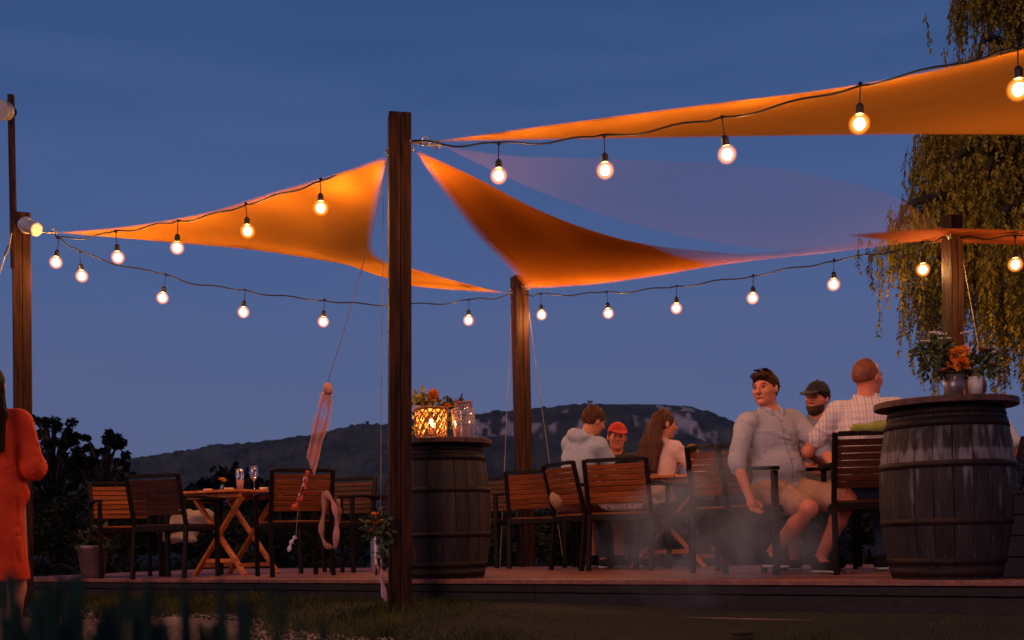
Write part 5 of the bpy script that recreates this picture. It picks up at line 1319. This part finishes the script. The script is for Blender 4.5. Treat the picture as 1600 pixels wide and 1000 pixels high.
def people():
    p, ph = seatpos('c14', .02)
    person('stocky dark haired man in a pale striped shirt and beige shorts, legs crossed, looking left', p, R(160), seat=.44, lean=-4, side=5, twist=-4, head=(60, 2, 3), girth=1.14,
           wr=(.36, .18, .50), pr=(1, -.5, -.2), wl=(-.22, .36, .60), pl=(-1, .2, -.6), ar=(.16, .10, .13), kr=(-.15, 1, .25), al=(-.12, .22, .09), kl=(-.35, 1, .4),
           top='shirt_blue', sleeve='rolled', bottom='shorts', hair='quiff', hairm='hair_mid', specs=True, skin='skin_red')
    p, ph = seatpos('c15', .02)
    person('bearded man in a dark cap and grey shirt, behind the man in the striped shirt', p, R(200), seat=.46, lean=4, head=(20, 4, -4), wr=(.05, .38, .72), wl=(-.20, .36, .72), top='shirt_grey', sleeve='short', beard=True, cap='dark_shirt', bottom='shorts', hair='short', skin='skin_red')
    p, ph = seatpos('c13', .03)
    person('balding man in a white plaid shirt with his back to the camera', p, ph, seat=.47, lean=6, side=0, twist=10, head=(52, 2, 0), wr=(.22, .40, .74), wl=(-.26, .36, .74), top='shirt_plaid', sleeve='short', hair='bald', hairm='hair_bald', girth=1.08, skin='skin_red', bottom='jeans', legs='long')
    p, ph = seatpos('c9', .06, -.02)
    p = p + Vector((-.22, .05, 0)); ph = R(48)
    person('man in a pale blue hoodie leaning right with his back to the camera', p, ph, seat=.49, lean=16, side=9, head=(15, 18, 8), wr=(.14, .48, .74), wl=(-.12, .48, .74), top='hoodie', sleeve='long', hood=True, hairm='hair_brown', bottom='shorts')
    p, ph = seatpos('c17', .0)
    person('person in a bright red cap facing the camera across the table', p + Vector((.11, 0, 0)), R(182), seat=.37, lean=14, head=(-4, 4, -5), wr=(.10, .40, .74), wl=(-.14, .40, .74), top='dark_shirt', sleeve='short', cap='red_cap', beard=False, bottom='jeans', legs='long', hairm='hair_brown', skin='skin_red')
    p, ph = seatpos('c11', .08)
    person('woman with long reddish brown hair in a pale pink sweater, back to the camera', p, R(48), seat=.42, lean=6, side=2, head=(28, 6, 0), wr=(.16, .42, .76), wl=(-.16, .42, .76), top='sweater', sleeve='long', hair='long', hairm='hair_brown', sex='f', bottom='black_cloth', legs='long', shoe_white=False)
    p, ph = seatpos('c16', .0)
    person('person in a white top mostly hidden behind the right barrel', p, R(-20), seat=.46, lean=4, head=(0, 6, 0), wr=(.34, .25, .70), wl=(-.2, .4, .74), top='white_shirt', sleeve='short', bottom='jeans', legs='long', hair='short', hairm='hair_brown', skin='skin_red')
    q = at(-10, 850, 7.0); 
    person('woman standing at the left edge in a bright orange dress with long dark hair', Vector((q.x, q.y, 0.0)), R(-15), stand=True, lean=0, head=(0, 0, 0), wr=(.10, .20, 1.06), pr=(.7, -1, -.3), wl=(-.2, .16, 1.05), pl=(-1, -.8, -.3), dress='orange_dress', hair='long', hairm='hair_dark', sex='f', skin='skin', girth=1.12, shoe_white=False)
people()
# green jumper over the plaid man's chair back
def jumper():
    q, ph = CH['c13']; Rm = Matrix.Rotation(-ph, 3, 'Z'); f = Field((-.24, -.42, .80), (.26, -.16, .96)); f.cone((-.13, -.315, .88), (.20, -.315, .88), .028, .034, .02); f.cone((.0, -.30, .89), (.14, -.30, .895), .035, .035, .02); f.noise(.008, 18); o = link('jumper', f.mesh('jumper'), M['green_cloth'], None, True)
    o.location = q; o.rotation_euler = (0, 0, -ph); tag(o, 'yellow green jumper rolled on the top rail of the dark chair by the right barrel', 'jumper')
jumper()

# ------------------------------------------------------------------ smoke
def smoke():
    p = on(1140, 262, DECK); f = Field((-1.1, -.65, -.42), (1.0, .6, 1.6), .04)
    f.ell((-.05, 0, .22), (.80, .40, .42), None, .1); f.ell((.02, 0, .6), (.22, .2, .45), None, .1); f.ell((-.2, -.25, -.10), (.42, .25, .26), None, .1); f.ell((-.02, 0, 1.1), (.08, .1, .35), None, .1)
    m = bpy.data.materials.new('smoke'); m.use_nodes = True; t = m.node_tree; t.nodes.clear(); o = N(t, 'ShaderNodeOutputMaterial'); v = N(t, 'ShaderNodeVolumePrincipled')
    v.inputs['Color'].default_value = (.66, .74, .92, 1); v.inputs['Anisotropy'].default_value = 0
    tcn = N(t, 'ShaderNodeTexCoord'); n = N(t, 'ShaderNodeTexNoise'); n.inputs['Scale'].default_value = 3.2; n.inputs['Detail'].default_value = 4; n.inputs['Distortion'].default_value = .6
    t.links.new(tcn.outputs['Object'], n.inputs[0]); ln = N(t, 'ShaderNodeVectorMath', operation='LENGTH'); mp_ = N(t, 'ShaderNodeMapping'); mp_.inputs['Location'].default_value = (.08, 0, -.35); mp_.inputs['Scale'].default_value = (1.25, 2.0, 1.35)
    t.links.new(tcn.outputs['Object'], mp_.inputs[0]); t.links.new(mp_.outputs[0], ln.inputs[0])
    r = N(t, 'ShaderNodeMapRange'); r.inputs[1].default_value = .40; r.inputs[2].default_value = .76; r.inputs[4].default_value = 6.0
    r2 = N(t, 'ShaderNodeMapRange'); r2.inputs[1].default_value = .92; r2.inputs[2].default_value = .1
    t.links.new(n.outputs[0], r.inputs[0]); t.links.new(ln.outputs['Value'], r2.inputs[0]); mu = N(t, 'ShaderNodeMath', operation='MULTIPLY'); t.links.new(r.outputs[0], mu.inputs[0]); t.links.new(r2.outputs[0], mu.inputs[1])
    t.links.new(mu.outputs[0], v.inputs['Density']); t.links.new(v.outputs[0], o.inputs['Volume'])
    ob = link('smoke', f.mesh('smoke'), m); ob.location = p; tag(ob, 'thin grey smoke drifting before the chairs left of the striped shirt man', 'smoke', kind='stuff')
smoke()

# ------------------------------------------------------------------ air
def volbox(name, lo, hi, dens, col, aniso, lab=None):
    mb = MB(); mb.box([(a + b) / 2 for a, b in zip(lo, hi)], [b - a for a, b in zip(lo, hi)])
    m = bpy.data.materials.new(name); m.use_nodes = True; t = m.node_tree; t.nodes.clear(); o = N(t, 'ShaderNodeOutputMaterial'); v = N(t, 'ShaderNodeVolumePrincipled')
    v.inputs['Color'].default_value = (*col, 1); v.inputs['Density'].default_value = dens; v.inputs['Anisotropy'].default_value = aniso
    t.links.new(v.outputs[0], o.inputs['Volume']); ob = mb.build(name, m); tag(ob, lab, 'haze' if lab else None, kind='stuff'); return ob
volbox('haze', (-6500, -3100, -3), (6500, 7200, 330), .000025, (.45, .62, 1.0), 0, 'thin evening haze over the valley and the hills')
